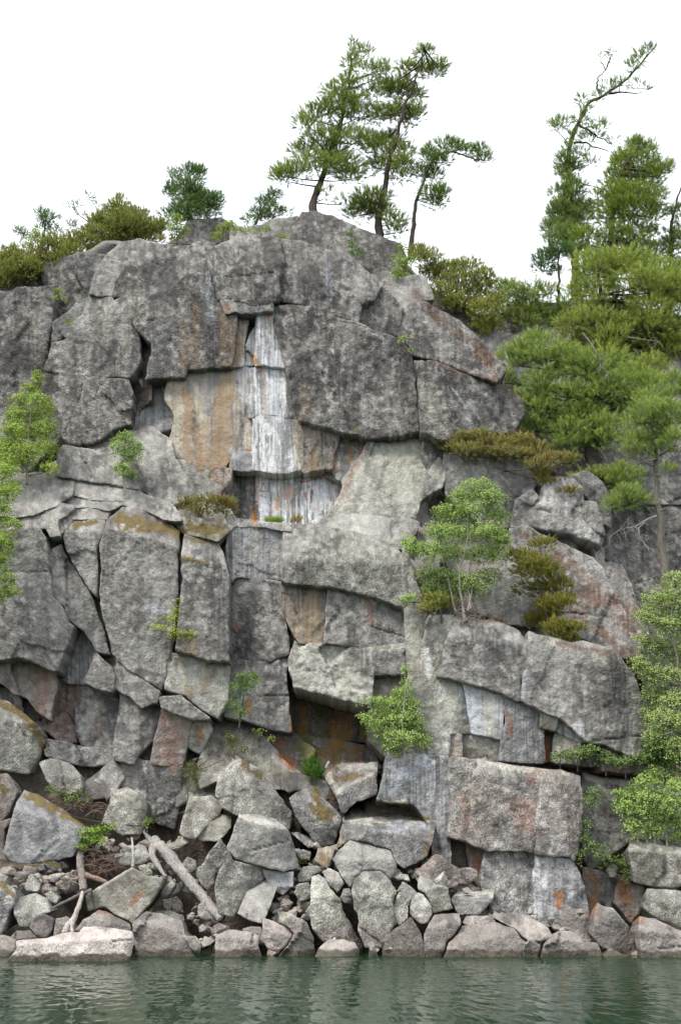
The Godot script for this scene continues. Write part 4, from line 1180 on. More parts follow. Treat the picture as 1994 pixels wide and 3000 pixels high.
func boulder(label: String, r: String, pts: Array, pal: String, o := {}, group := "") -> void:
	var q := px(r, pts)
	var bottom := 0.0
	for p in q:
		bottom = maxf(bottom, p.y)
	o["loose"] = true
	if not o.has("warp"):
		o["warp"] = 3.5
	o["amp"] = o.get("amp", .08)
	o["chip"] = o.get("chip", .08)
	o["fine"] = o.get("fine", .022)
	o["bev"] = o.get("bev", .14)
	o["ty"] = o.get("ty", .16)
	o["gap"] = .6
	o["cell"] = o.get("cell", 4.2)
	if bottom > 2690.0:
		o["washed"] = true
	var m := rock(self, "boulder", r, pts, o.get("d", talus(bottom) - .25 + o.get("dd", 0.0)), pal, o)
	tag(m, label, "boulder", group)

func build_boulders() -> void:
	boulder("huge lichen-crusted boulder with a mossy crest at the picture's edge below the overhang", "C", [-120, 1080, 0, 1092, 40, 1105, 130, 1172, 190, 1230, 205, 1300, 165, 1390, 140, 1442, 20, 1425, -120, 1400], "pale", {"mat": "lichen", "f": [[-100, 1180, 120, 1200, .9], [150, 1200, 130, 1440, .6]], "lum": .9, "bev": .3})
	boulder("pale rounded boulder uphill between the mossy giants and the brambles", "E", [180, 130, 230, 110, 320, 130, 372, 190, 382, 250, 320, 282, 250, 262, 208, 205], "pale", {"mat": "lichen", "f": [[170, 190, 380, 200, .6]]})
	boulder("big blue-grey boulder with brown moss on its sloping top", "M", [20, 440, 70, 230, 110, 110, 160, 30, 250, 60, 400, 150, 540, 260, 575, 290, 520, 400, 480, 470, 350, 500, 180, 525, 60, 500], "blue", {"mat": "mixed", "f": [[90, 150, 570, 300, 1.5], [30, 480, 110, 110, .8]], "lum": 1.25})
	boulder("mossy ochre boulder at the picture's edge under the huge crested boulder", "E", [-80, 190, 40, 180, 85, 262, 45, 365, 10, 410, -80, 420], "buff", {"lum": .8, "mat": "lichen"})
	boulder("dark rust-sided slab leaning against the big blue-grey boulder", "E", [-80, 395, 15, 398, 70, 380, 25, 440, 20, 540, 60, 590, -80, 575], "rust", {"lum": 1.4})
	boulder("pale blocky boulder with a flat tilted top just uphill of the driftwood log", "E", [468, 402, 522, 258, 585, 243, 640, 275, 682, 312, 672, 400, 645, 462, 560, 470], "green", {"mat": "lichen", "f": [[500, 300, 680, 345, 1.3], [650, 250, 640, 480, .7]], "lum": 1.25})
	boulder("tall pale boulder with a peaked top below the orange-stained ramp", "E", [985, 285, 1000, 200, 1060, 132, 1100, 110, 1180, 152, 1262, 252, 1345, 365, 1335, 445, 1240, 420, 1080, 375, 1020, 340], "pale", {"mat": "lichen", "f": [[1080, 360, 1110, 110, -.0], [1120, 110, 1180, 420, .5]], "bev": .3, "lum": .95})
	boulder("squat greenish boulder with a broken rusty ledge on top", "E", [822, 445, 868, 290, 970, 278, 1030, 335, 1010, 370, 960, 410, 895, 485, 840, 476], "green", {"mat": "lichen", "f": [[860, 330, 1010, 350, .9]]})
	boulder("ochre-stained wedge with a dark underside beside the squat greenish boulder", "E", [890, 475, 955, 395, 1000, 358, 1062, 382, 1065, 430, 1005, 495, 925, 495], "green", {"f": [[900, 470, 1060, 410, -.0], [940, 400, 1062, 420, 1.0]]})
	boulder("large speckled cap boulder perched on the tall leaning pale stones", "E", [1040, 525, 1060, 470, 1100, 362, 1180, 368, 1270, 388, 1335, 455, 1375, 612, 1300, 636, 1180, 605, 1080, 575], "light", {"f": [[1060, 400, 1330, 440, .9], [1250, 380, 1290, 640, .6]], "dd": -.9, "bev": .2})
	boulder("tall leaning pale stone under the large speckled cap boulder", "E", [984, 695, 1005, 620, 1060, 575, 1200, 615, 1245, 650, 1160, 705, 1100, 800, 1075, 845, 1000, 830], "pale", {"mat": "lichen", "f": [[1130, 580, 1060, 850, .5]], "lum": .85})
	boulder("narrow stone wedged behind the top end of the leaning pale stone", "E", [925, 600, 960, 540, 1010, 480, 1050, 520, 1070, 580, 1000, 640, 960, 680, 935, 650], "pale", {"mat": "lichen"})
	boulder("smooth bluish block beneath the speckled cap boulder", "E", [1200, 615, 1300, 638, 1350, 630, 1345, 700, 1300, 745, 1230, 700], "blue", {})
	boulder("tilted pale slab standing on the scree beside the leaning stone's foot", "E", [1088, 825, 1140, 700, 1230, 652, 1280, 680, 1245, 790, 1205, 875, 1150, 860], "light", {"f": [[1110, 720, 1280, 740, .5], [1090, 800, 1200, 850, .5]]})
	boulder("smooth triangular green-grey boulder with a rusty patch and a pale upper edge", "M", [555, 725, 870, 535, 960, 590, 1080, 610, 1050, 680, 1000, 760, 940, 830, 870, 905, 740, 845, 690, 800, 580, 830], "green", {"f": [[560, 712, 880, 532, 2.0], [690, 800, 640, 720, 1.0]], "dd": -.3, "lum": .95, "amp": .05, "chip": .05})
	boulder("low peaked stone with an orange-rimmed top under the triangular boulder", "M", [490, 955, 540, 890, 640, 820, 700, 830, 860, 910, 868, 960, 700, 960], "shore", {"f": [[540, 860, 860, 930, 1.2]], "bev": .1})
	boulder("flat pale shore slab marked with white bird droppings at the waterline", "M", [35, 1120, 50, 1090, 110, 1070, 105, 1020, 300, 1005, 400, 970, 520, 960, 550, 928, 640, 924, 868, 955, 880, 1010, 850, 1150, 700, 1165, 300, 1160, 60, 1175], "shore", {"f": [[60, 1045, 870, 1000, 1.4], [862, 960, 840, 1150, 1.4]], "lum": 1.5, "d": 30.8, "mat": "mixed", "facet": .03})
	boulder("smooth brown shore boulder with a concave grey face next to the pale slab", "M", [870, 960, 870, 900, 960, 825, 1060, 840, 1200, 890, 1215, 970, 1320, 1100, 1310, 1125, 1140, 1130, 900, 1120, 880, 1040], "shore", {"f": [[880, 900, 1220, 960, 1.0], [960, 1120, 940, 830, -.0]], "amp": .14, "lum": .8})
	boulder("small wedge on the smooth brown shore boulder's flank", "M", [1195, 990, 1280, 985, 1320, 1040, 1310, 1085, 1240, 1060], "shore", {"dd": -.5})
	boulder("thin splintered slab pointing out of the stones by the log's low end", "M", [1310, 1030, 1420, 970, 1440, 1000, 1380, 1050, 1320, 1075], "light", {"dd": -.2})
	boulder("square brown shore block with an upright pale post-like edge", "M", [1405, 1120, 1415, 985, 1500, 945, 1640, 960, 1700, 990, 1690, 1080, 1600, 1120, 1500, 1130], "shore", {"f": [[1470, 1130, 1470, 950, -.0], [1420, 1000, 1690, 1010, .9]]})
	boulder("small dark triangular stone at the waterline before the square shore block", "E", [1095, 1022, 1110, 975, 1182, 962, 1215, 1015, 1150, 1028], "shore", {"dd": -.15, "lum": .8})
	boulder("orange-tinted stone behind the square shore block", "E", [1110, 895, 1150, 885, 1200, 890, 1215, 965, 1160, 970], "shore", {"lum": 1.1})
	boulder("pale wedge boulder with a horizontal crease just above the water", "L", [0, 1660, -90, 1580, -80, 1400, 0, 1435, 120, 1490, 155, 1540, 100, 1620], "shore", {"f": [[-90, 1480, 150, 1560, .9]], "lum": 1.2})
	boulder("grooved grey shore boulder behind the pale wedge", "L", [0, 1680, 110, 1620, 160, 1530, 60, 1430, 150, 1380, 260, 1440, 310, 1560, 330, 1660, 290, 1710, 160, 1700], "shore", {"f": [[240, 1450, 170, 1700, .7]]})
	boulder("big standing boulder with a white crown and dark washed foot", "L", [275, 1350, 290, 1090, 350, 1075, 400, 1110, 440, 1190, 510, 1260, 540, 1360, 620, 1500, 690, 1620, 700, 1680, 640, 1660, 560, 1580, 385, 1592, 310, 1520, 285, 1440], "pale", {"mat": "lichen", "f": [[280, 1250, 500, 1260, .8], [500, 1250, 580, 1600, .8]], "dd": .35, "bev": .2, "lum": 1.1})
	boulder("domed white-topped boulder with a brown washed lower half in the row at the water", "L", [595, 1200, 610, 1110, 680, 1050, 820, 1045, 900, 1120, 935, 1200, 915, 1300, 950, 1440, 900, 1520, 880, 1580, 830, 1640, 700, 1640, 650, 1500, 650, 1380, 610, 1330], "pale", {"mat": "lichen", "f": [[600, 1250, 930, 1200, .5], [650, 1380, 690, 1180, -.0], [640, 1640, 700, 1200, .35]], "dd": .3, "bev": .3, "lum": 1.1})
	boulder("dark brown triangular boulder pointing up between the domed boulder and the long shore slab", "L", [828, 1690, 835, 1570, 930, 1490, 1050, 1400, 1120, 1500, 1160, 1640, 1165, 1700, 1000, 1700], "shore", {"lum": .72, "f": [[840, 1580, 1060, 1400, .7]]})
	boulder("low pale rock awash in front of the big standing boulder", "L", [285, 1705, 340, 1650, 420, 1575, 540, 1570, 620, 1590, 660, 1650, 650, 1700, 540, 1720], "shore", {"f": [[300, 1660, 660, 1630, 1.1], [550, 1570, 540, 1720, .8]], "lum": 1.15, "dd": -.1})
	boulder("little grey pointed stone at the waterline between two big shore boulders", "L", [720, 1700, 735, 1630, 770, 1610, 815, 1670, 800, 1705], "shore", {"lum": .9, "dd": -.2, "cell": 3.0})
	boulder("rounded lichen-spotted boulder sagging over the standing boulders, purple-grey", "L", [445, 960, 510, 880, 590, 808, 700, 830, 900, 890, 940, 990, 945, 1060, 890, 1115, 820, 1045, 680, 1050, 620, 1100, 590, 1180, 530, 1110, 480, 1020], "light", {"f": [[460, 970, 930, 960, .7]], "bev": .3})
	boulder("great flat-topped boulder with a mossy top and a blue-grey front", "L", [485, 860, 520, 720, 530, 640, 620, 560, 800, 500, 1020, 465, 1100, 540, 1180, 620, 1250, 665, 1240, 740, 1180, 940, 1080, 1000, 1000, 1030, 940, 990, 900, 890, 700, 830, 590, 810, 480, 890], "grey", {"mat": "lichen", "f": [[530, 680, 720, 718, 1.7], [720, 718, 1240, 675, 1.7], [600, 1000, 720, 715, .5]], "lum": 1.1, "bev": .1, "facet": .05})
	boulder("kite-shaped boulder with a sloping tan top against the smooth blue wall", "L", [380, 310, 440, 235, 520, 215, 700, 225, 805, 213, 802, 300, 790, 470, 640, 520, 540, 620, 520, 600, 480, 480, 430, 400], "grey", {"mat": "lichen", "f": [[370, 320, 490, 465, -.0], [490, 468, 810, 280, 1.8], [545, 640, 380, 290, -.0]], "lum": 1.15, "bev": .1, "facet": .05})
	boulder("dark reclining boulder with a smooth hollow top behind the kite-shaped boulder", "L", [60, 360, 100, 285, 220, 300, 340, 340, 430, 400, 425, 480, 390, 520, 280, 440, 200, 430, 110, 450, 75, 420], "shore", {"f": [[60, 380, 430, 430, .9]], "lum": .7, "mat": "mixed"})
	boulder("leaning oblong boulder with speckled crust between the dark reclining one and the flat-topped one", "L", [115, 490, 200, 430, 280, 395, 360, 470, 480, 580, 530, 640, 490, 760, 470, 850, 350, 870, 240, 740, 170, 640], "grey", {"mat": "lichen", "f": [[120, 520, 500, 730, .6], [520, 620, 360, 870, .5]], "lum": 1.35})
	boulder("thin wedge of dark stone beneath the leaning oblong boulder", "L", [130, 755, 190, 750, 330, 820, 340, 860, 270, 875], "grey", {"f": [[130, 780, 340, 850, 1.2]], "cell": 3.0, "mat": "lichen", "lum": 1.4})
	boulder("ochre-faced small block in the gap under the oblong boulder", "L", [310, 960, 340, 870, 440, 860, 475, 890, 450, 960, 420, 1030, 370, 1010], "tan", {"f": [[320, 900, 470, 900, .9]], "cell": 3.0})
	boulder("small dark block beside the ochre-faced one", "L", [160, 910, 230, 880, 290, 900, 280, 970, 200, 960], "grey", {"cell": 3.0, "mat": "lichen"})
	boulder("pyramid of speckled rock at the foot of the pink wall", "F", [340, 640, 440, 550, 470, 560, 540, 620, 590, 690, 450, 690, 370, 660], "buff", {"mat": "lichen", "f": [[400, 700, 450, 550, .6]], "lum": .9})
	boulder("block painted with a lit white top and a shaded black face near the wall's foot", "F", [512, 760, 535, 730, 555, 672, 640, 690, 712, 718, 700, 770, 640, 832, 545, 832], "dark", {"f": [[500, 735, 625, 775, 2.2], [625, 775, 720, 735, 2.2]], "lum": 1.1, "bev": .05, "dd": -.2})  # front shade and top light of this block are put into its colours
	boulder("pale block with an orange side perched above the pointed pale stone", "F", [358, 715, 362, 660, 395, 638, 470, 690, 500, 705, 400, 735], "light", {"f": [[358, 690, 480, 720, .9]]})
	boulder("upright pointed pale stone with a dark washed base", "L", [1040, 1380, 1060, 1250, 1100, 1210, 1150, 1225, 1200, 1300, 1220, 1380, 1180, 1450, 1120, 1460, 1060, 1410], "pale", {"f": [[1060, 1330, 1110, 1200, -.0], [1050, 1350, 1200, 1320, .5]], "mat": "lichen", "lum": 1.1})
	boulder("narrow pale stone leaning on the pointed pale stone", "L", [910, 1400, 920, 1300, 965, 1205, 1010, 1250, 1035, 1340, 1030, 1410, 960, 1470], "pale", {"mat": "lichen", "lum": 1.1})
	boulder("thin grey sliver of rock standing behind the narrow pale stone", "L", [955, 1180, 985, 1130, 1050, 1160, 1100, 1220, 1050, 1280, 1040, 1340, 1000, 1260], "grey", {"lum": 1.3})
	boulder("blue-green flat-faced block behind the upright pointed stone", "L", [1160, 1220, 1250, 1160, 1340, 1180, 1360, 1290, 1380, 1340, 1220, 1375, 1190, 1280], "green", {"lum": 1.1, "mat": "mixed"})
	boulder("broad brown boulder with a pale chip, next along from the triangular one", "L", [1145, 1540, 1200, 1430, 1240, 1380, 1420, 1370, 1440, 1460, 1420, 1490, 1330, 1590, 1280, 1690, 1160, 1700], "shore", {"f": [[1200, 1480, 1440, 1430, .8]], "lum": .9})
	boulder("long low tan shore boulder split by a crack, widest at the water", "F", [466, 1022, 500, 960, 570, 880, 700, 862, 800, 890, 840, 945, 862, 962, 820, 1032, 600, 1030], "shore", {"f": [[480, 990, 840, 900, .6], [500, 960, 560, 900, .4]], "lum": 1.02, "amp": .12})
	boulder("gently sloping pale slab above the long tan shore boulder", "F", [700, 845, 745, 818, 880, 835, 960, 890, 985, 945, 920, 955, 860, 950, 800, 892], "shore", {"f": [[700, 870, 970, 930, 1.2]], "lum": 1.2, "dd": -.15})
	boulder("grey ledge stone between the blue-green block and the sloping slab", "F", [560, 870, 580, 835, 700, 832, 720, 870, 600, 890], "shore", {"lum": 1.1})
	boulder("purple-grey fin of rock sloping into the water beyond the long tan boulder", "F", [896, 1034, 950, 960, 1000, 908, 1060, 902, 1112, 940, 1140, 1000, 1136, 1036], "shore", {"f": [[900, 1020, 1010, 905, -.0], [1000, 940, 1130, 960, .9]], "lum": .95, "dd": -.1})
	boulder("small wedge between the long tan boulder and the purple-grey fin", "F", [826, 1034, 850, 965, 880, 938, 925, 972, 895, 1036], "shore", {"lum": .95})
	boulder("low grey stones awash beside the purple-grey fin", "F", [1125, 1036, 1115, 955, 1185, 960, 1225, 1030], "shore", {"lum": .85, "dd": .1})
	boulder("thin flat slab lying at the water's edge below the cracked buttress", "F", [1195, 1000, 1240, 985, 1380, 1000, 1390, 1020, 1250, 1040, 1215, 1030], "shore", {"f": [[1200, 1012, 1390, 1012, 2.0]], "lum": 1.1})
	boulder("cracked brown buttress stone with a pale tip by the orange-stained rock", "F", [1155, 930, 1180, 770, 1215, 790, 1255, 800, 1320, 870, 1385, 1000, 1300, 1000, 1200, 980], "shore", {"f": [[1240, 1000, 1220, 780, .3], [1160, 870, 1330, 880, .3]], "lum": .85, "dd": .4})
	boulder("rounded beige shore boulder swelling into the picture's edge", "F", [1385, 1000, 1370, 880, 1375, 835, 1450, 850, 1568, 905, 1720, 900, 1720, 1060, 1540, 1050, 1440, 1030], "shore", {"f": [[1380, 900, 1700, 940, .9]], "bev": .35, "lum": 1.2})
	boulder("pale crusted boulder sitting on the beige shore boulder", "F", [1392, 800, 1410, 708, 1480, 712, 1568, 722, 1720, 735, 1720, 900, 1560, 890, 1440, 840], "pale", {"mat": "lichen", "f": [[1390, 760, 1700, 780, .8]], "dd": .2, "bev": .2})
	boulder("cube-like speckled block with a flat top on the terrace by the green bushes", "F", [1322, 520, 1335, 495, 1372, 492, 1500, 512, 1640, 530, 1620, 680, 1540, 712, 1400, 696, 1352, 682, 1335, 600], "green", {"mat": "lichen", "f": [[1330, 535, 1620, 555, 1.6], [1372, 700, 1345, 490, -.0]], "d": 35.4, "lum": 1.15})
	boulder("small grey stone balanced beside the cube-like block", "F", [1232, 630, 1248, 595, 1275, 605, 1280, 660, 1240, 660], "grey", {"d": 36.0, "lum": 1.4, "cell": 3.0})
	# stones of the left shore
	boulder("sunken rounded stone low at the picture's edge beside the pale slab", "M", [-60, 1130, -60, 985, 20, 980, 110, 1010, 105, 1075, 45, 1100, 30, 1140], "shore", {"lum": .9, "bev": .3})
	boulder("weathered block at the picture's edge above the sunken stone", "M", [-60, 640, 20, 630, 110, 680, 105, 740, 60, 850, 10, 980, -60, 990], "grey", {"mat": "lichen", "f": [[-60, 740, 110, 730, .9]], "lum": 1.5})
	boulder("round pale boulder with a dark underside beneath the thin driftwood pole", "M", [85, 790, 120, 740, 240, 705, 310, 740, 340, 830, 250, 870, 190, 940, 130, 930, 100, 870], "pale", {"mat": "lichen", "f": [[90, 850, 330, 830, .6]], "bev": .3})
	boulder("angular dark block below the round pale boulder", "M", [190, 940, 220, 870, 290, 845, 360, 870, 350, 950, 300, 1010, 240, 990], "shore", {})
	boulder("upright block that the pale driftwood stick leans against", "M", [350, 1000, 370, 870, 440, 860, 480, 900, 500, 960, 400, 980], "shore", {})
	boulder("smooth rounded stone half hidden behind the pale shore slab", "M", [65, 1000, 110, 950, 190, 945, 250, 1010, 150, 1020], "shore", {"lum": .75})
	boulder("greenish block with a sharp top beside the log's root end", "M", [765, 500, 820, 440, 900, 385, 960, 400, 1000, 480, 940, 520, 800, 530], "light", {"f": [[770, 480, 990, 450, .6]]})
	boulder("small tilted slab just above the driftwood log, green-grey", "M", [1085, 400, 1190, 335, 1235, 350, 1240, 380, 1130, 445], "green", {"f": [[1090, 420, 1240, 360, 1.0]], "lum": 1.1, "cell": 3.0})
	boulder("small pale stone under the log beside the two split white wedges", "M", [900, 530, 960, 520, 1000, 570, 1000, 600, 930, 590], "pale", {"mat": "lichen", "cell": 3.0})
	boulder("first of two split white wedges touching the log", "M", [1045, 720, 1080, 660, 1150, 612, 1160, 640, 1120, 710, 1070, 745], "light", {"f": [[1050, 710, 1160, 650, .8]], "cell": 3.0, "lum": 1.15})
	boulder("second split white wedge, the one nearer the log", "M", [1118, 725, 1160, 650, 1210, 622, 1222, 650, 1180, 700], "light", {"cell": 3.0, "lum": 1.15})
	boulder("knobbly stone behind the upper half of the log", "M", [1190, 520, 1230, 470, 1285, 490, 1290, 560, 1240, 600, 1200, 570], "pale", {"mat": "lichen", "cell": 3.0})
	boulder("upright grey stone behind the middle of the log", "M", [1285, 600, 1300, 530, 1400, 510, 1420, 560, 1410, 640, 1370, 690, 1320, 660], "pale", {"mat": "lichen", "lum": .9})
	boulder("pinkish fist of rock in the rubble between the triangular boulder and the log", "M", [1035, 790, 1060, 750, 1160, 728, 1200, 790, 1210, 840, 1120, 830], "buff", {"mat": "lichen", "cell": 3.0})
	boulder("dark flat slab lying across the rubble under the log", "M", [1000, 830, 1100, 815, 1200, 850, 1220, 895, 1150, 905, 1060, 870], "shore", {"lum": .75, "cell": 3.0})
	boulder("pale oval stone pressed against the log's lower half", "M", [1295, 860, 1300, 780, 1340, 760, 1390, 830, 1400, 880, 1340, 890], "pale", {"cell": 3.0})
	boulder("blocky stone in the gully above the standing boulders' shoulder", "L", [160, 1210, 180, 1150, 270, 1135, 300, 1190, 280, 1260, 200, 1290], "pale", {"mat": "lichen", "cell": 3.0, "lum": .95})
	boulder("half-buried speckled stone above the standing boulders", "L", [185, 1090, 230, 1020, 330, 1005, 385, 1050, 300, 1080, 270, 1130, 190, 1140], "pale", {"mat": "lichen", "cell": 3.0})
	boulder("boulder fragment wedged behind the white-crowned boulder", "L", [370, 1060, 420, 1020, 500, 1060, 550, 1150, 490, 1220, 430, 1170], "light", {"cell": 3.0})
	boulder("small round stone in the notch between the white-crowned and domed boulders", "L", [505, 1260, 540, 1190, 590, 1180, 605, 1260, 600, 1310, 540, 1300], "grey", {"cell": 3.0, "mat": "lichen", "lum": 1.3})
	boulder("upright stone with bleached top on the mossy rubble bank", "M", [160, 670, 190, 590, 260, 570, 280, 640, 250, 700, 180, 700], "pale", {"mat": "lichen", "cell": 3.0})
	boulder("flat mossy capstone on the rubble bank", "M", [148, 560, 170, 520, 290, 515, 300, 550, 220, 580, 160, 585], "grey", {"mat": "lichen", "cell": 3.0, "lum": 1.2})
	boulder("rounded mossy stone beside the flat capstone", "M", [275, 510, 330, 480, 400, 520, 410, 570, 340, 560], "grey", {"mat": "lichen", "cell": 3.0, "lum": 1.2})
	boulder("pale double-humped stone on the bank above the thin driftwood pole", "M", [290, 710, 340, 690, 390, 740, 370, 780, 320, 770], "pale", {"mat": "lichen", "cell": 3.0})
	# loose rubble, one stone at a time
	rng.seed = 4242
	var zones := [
		["angular stone in the rubble bank below the big blue-grey boulder", "rubble below the big blue-grey boulder", "M", [20, 520, 520, 700], 46, .09, .24],
		["sharp stone in the heap between the triangular boulder and the log", "rubble around the driftwood log", "M", [960, 500, 1330, 900], 34, .08, .20],
		["flake of stone near the water below the log", "flakes near the water", "M", [1000, 860, 1560, 1090], 40, .08, .19],
		["broken stone in the gap among the standing boulders", "rubble among the standing boulders", "L", [40, 1100, 300, 1420], 40, .08, .18],
		["stone jammed above the row of shore boulders", "stones jammed above the shore row", "L", [860, 1050, 1500, 1230], 30, .08, .19],
		["mossy stone on the bank at the foot of the wet black wall", "stones under the wet wall", "M", [640, 320, 1240, 480], 26, .07, .18],
		["stone in the narrow gap under the great boulders", "stones in the narrow gaps", "L", [120, 840, 520, 1080], 22, .08, .18],
		["water-worn stone along the waterline between the shore boulders", "water-worn stones along the waterline", "Z", [120, 2168, 1568, 2206], 70, .06, .17],
		["stone at the foot of the pale shore buttresses", "stones at the buttress foot", "F", [480, 815, 1160, 900], 20, .07, .16],
	]
	var shapes: Array[ArrayMesh] = []
	for k in 10:
		shapes.append(stone_mesh(900 + k))
	for z in zones:
		var g = REGIONS[z[2]]
		for i in z[4]:
			var u: float = rng.randf_range(z[3][0], z[3][2]) * g[2] + float(g[0])
			var v: float = rng.randf_range(z[3][1], z[3][3]) * g[2] + float(g[1])
			var s := rng.randf_range(z[5], z[6]) * (1.0 if rng.randf() < .8 else 1.5)
			var mi := MeshInstance3D.new()
			mi.name = numbered("rubble_stone")
			var which := rng.randi() % 10
			mi.mesh = shapes[which]
			mi.position = place(u, v, talus(v) - .05 + rng.randf_range(-.12, .2))
			mi.basis = Basis.from_euler(Vector3(rng.randf_range(-.5, .5), rng.randf() * TAU, rng.randf_range(-.5, .5))) * Basis.from_scale(Vector3(s * rng.randf_range(1.0, 1.9), s * rng.randf_range(.55, 1.1), s * rng.randf_range(.9, 1.3)))
			add_child(mi, true)
			var tone: String = ["mid-grey", "pale", "brownish", "pinkish", "dark"][which % 5]
			var big: String = "tiny" if s < lerpf(z[5], z[6], .33) else ("small" if s < lerpf(z[5], z[6], .75) else "larger")
			tag(mi, "%s %s %s" % [big, tone, z[0]], "stone", "%s %s stones, %s" % [big, tone, z[1]])

# A little broken stone: a ball cut flat by a dozen planes.
func stone_mesh(sd: int) -> ArrayMesh:
	var r := RandomNumberGenerator.new()
	r.seed = sd
	var cuts: Array[Vector3] = []
	var offs := PackedFloat32Array()
	for i in 11:
		var a := Vector3(r.randfn(), r.randfn(), r.randfn()).normalized()
		cuts.append(a)
		offs.append(r.randf_range(.38, .85))
	var sp := SphereMesh.new()
	sp.radius = 1.0
	sp.height = 2.0
	sp.radial_segments = 26
	sp.rings = 14
	var arr := sp.get_mesh_arrays()
	var V: PackedVector3Array = arr[Mesh.ARRAY_VERTEX]
	for i in V.size():
		var p := V[i].normalized()
		var t := 1.2
		for k in 11:
			var q := p.dot(cuts[k])
			if q > .01:
				t = minf(t, offs[k] / q)
		V[i] = p * t * (1.0 + .03 * n_fine.get_noise_3dv(p * 1.3 + Vector3(sd, 0, 0)))
	var I: PackedInt32Array = arr[Mesh.ARRAY_INDEX]
	var st := SurfaceTool.new()
	st.begin(Mesh.PRIMITIVE_TRIANGLES)
	st.set_smooth_group(-1)
	var tones := [Color(.42, .41, .38), Color(.56, .55, .49), Color(.36, .33, .31), Color(.46, .40, .36), Color(.30, .28, .25)]
	var c: Color = tones[sd % 5]
	for q in I:
		st.set_color(c * (1.0 + .3 * n_mid.get_noise_3dv(V[q] + Vector3(sd, 0, 0))))
		st.add_vertex(V[q])
	st.generate_normals()
	var m := st.commit()
	m.surface_set_material(0, M.lichen if sd % 2 else M.mixed)
	return m

func log_piece(parent: Node, called: String, r: String, pts: Array, d0: float, d1: float, w0: float, w1: float, col: Color) -> MeshInstance3D:
	var g = REGIONS[r]
	var n := pts.size() / 2
	var cv := Curve3D.new()
	for i in n:
		cv.add_point(place(pts[i * 2] * g[2] + g[0], pts[i * 2 + 1] * g[2] + g[1], lerpf(d0, d1, float(i) / maxf(1, n - 1))))
	var L := cv.get_baked_length()
	var P := PackedVector3Array()
	var R := PackedFloat32Array()
	var K := maxi(5, int(L / .1))
	for i in K + 1:
		var f := float(i) / K
		P.append(cv.sample_baked(L * f))
		R.append(lerpf(w0, w1, f))
	var t := Tubes.new()
	t.tube(P, R, 16, col, .5, n_fine)
	var at := Vector3.ZERO
	if parent == self:
		at = P[P.size() - 1]
	else:
		at = (parent as Node3D).position
	return commit(t, parent, called, M.bark, at)

func build_driftwood() -> void:
	var grey := Color(.39, .38, .365)
	var g = REGIONS["M"]
	var t := thing("driftwood_log", "long bleached driftwood log lying head down across the boulders with a splintered root end", "log", place(1450 * g[2] + g[0], 880 * g[2] + g[1], 34.0))
	log_piece(t, "log_trunk", "M", [1000, 370, 1070, 420, 1200, 580, 1340, 750, 1450, 880], 35.9, 33.9, .165, .12, grey)
	log_piece(t, "splintered_root", "M", [1060, 420, 1000, 380, 970, 340, 940, 305], 35.9, 35.8, .20, .02, Color(.42, .40, .38))
	log_piece(t, "splintered_root", "M", [1040, 400, 990, 400, 955, 385], 35.8, 35.7, .16, .04, Color(.38, .30, .24))
	log_piece(t, "broken_limb", "M", [1010, 400, 1000, 470, 1040, 530, 1085, 600], 35.6, 35.0, .13, .03, grey)
	log_piece(t, "broken_limb", "M", [1010, 450, 965, 480], 35.5, 35.3, .09, .03, grey)
	var pale := Color(.52, .49, .45)
	tag(log_piece(self, "driftwood_stick", "M", [865, 345, 872, 400, 875, 460, 872, 535], 35.4, 35.1, .025, .045, Color(.6, .57, .53)), "short white stick standing upright above the triangular boulder", "stick")
	tag(log_piece(self, "driftwood_stump", "M", [525, 445, 528, 520, 540, 600, 548, 690], 35.6, 34.8, .10, .10, Color(.30, .27, .25)), "grey weathered stump post rising from the brambles", "stump")
	tag(log_piece(self, "driftwood_branch", "M", [560, 590, 620, 610, 700, 635], 35.0, 34.9, .075, .05, Color(.33, .24, .20)), "reddish grey broken branch lying from the stump towards the triangular boulder", "branch")
	tag(log_piece(self, "driftwood_pole", "M", [600, 690, 500, 730, 380, 790, 210, 872], 34.4, 33.5, .05, .015, Color(.22, .21, .22)), "thin dark driftwood pole sloping down over the round pale boulder", "stick")
	tag(log_piece(self, "driftwood_stick", "M", [545, 700, 520, 790, 480, 890, 440, 930, 425, 975], 34.1, 32.9, .045, .09, pale), "pale split stick leaning down onto the flat shore slab", "stick")
	tag(log_piece(self, "driftwood_stick", "M", [480, 900, 470, 940, 480, 965], 32.9, 32.7, .06, .03, pale), "torn end of pale wood resting on the flat shore slab", "stick")
	tag(log_piece(self, "white_post", "L", [405, 260, 415, 235, 430, 212], 37.4, 37.4, .045, .035, Color(.55, .56, .58)), "short white weathered peg beside the kite-shaped boulder", "post")

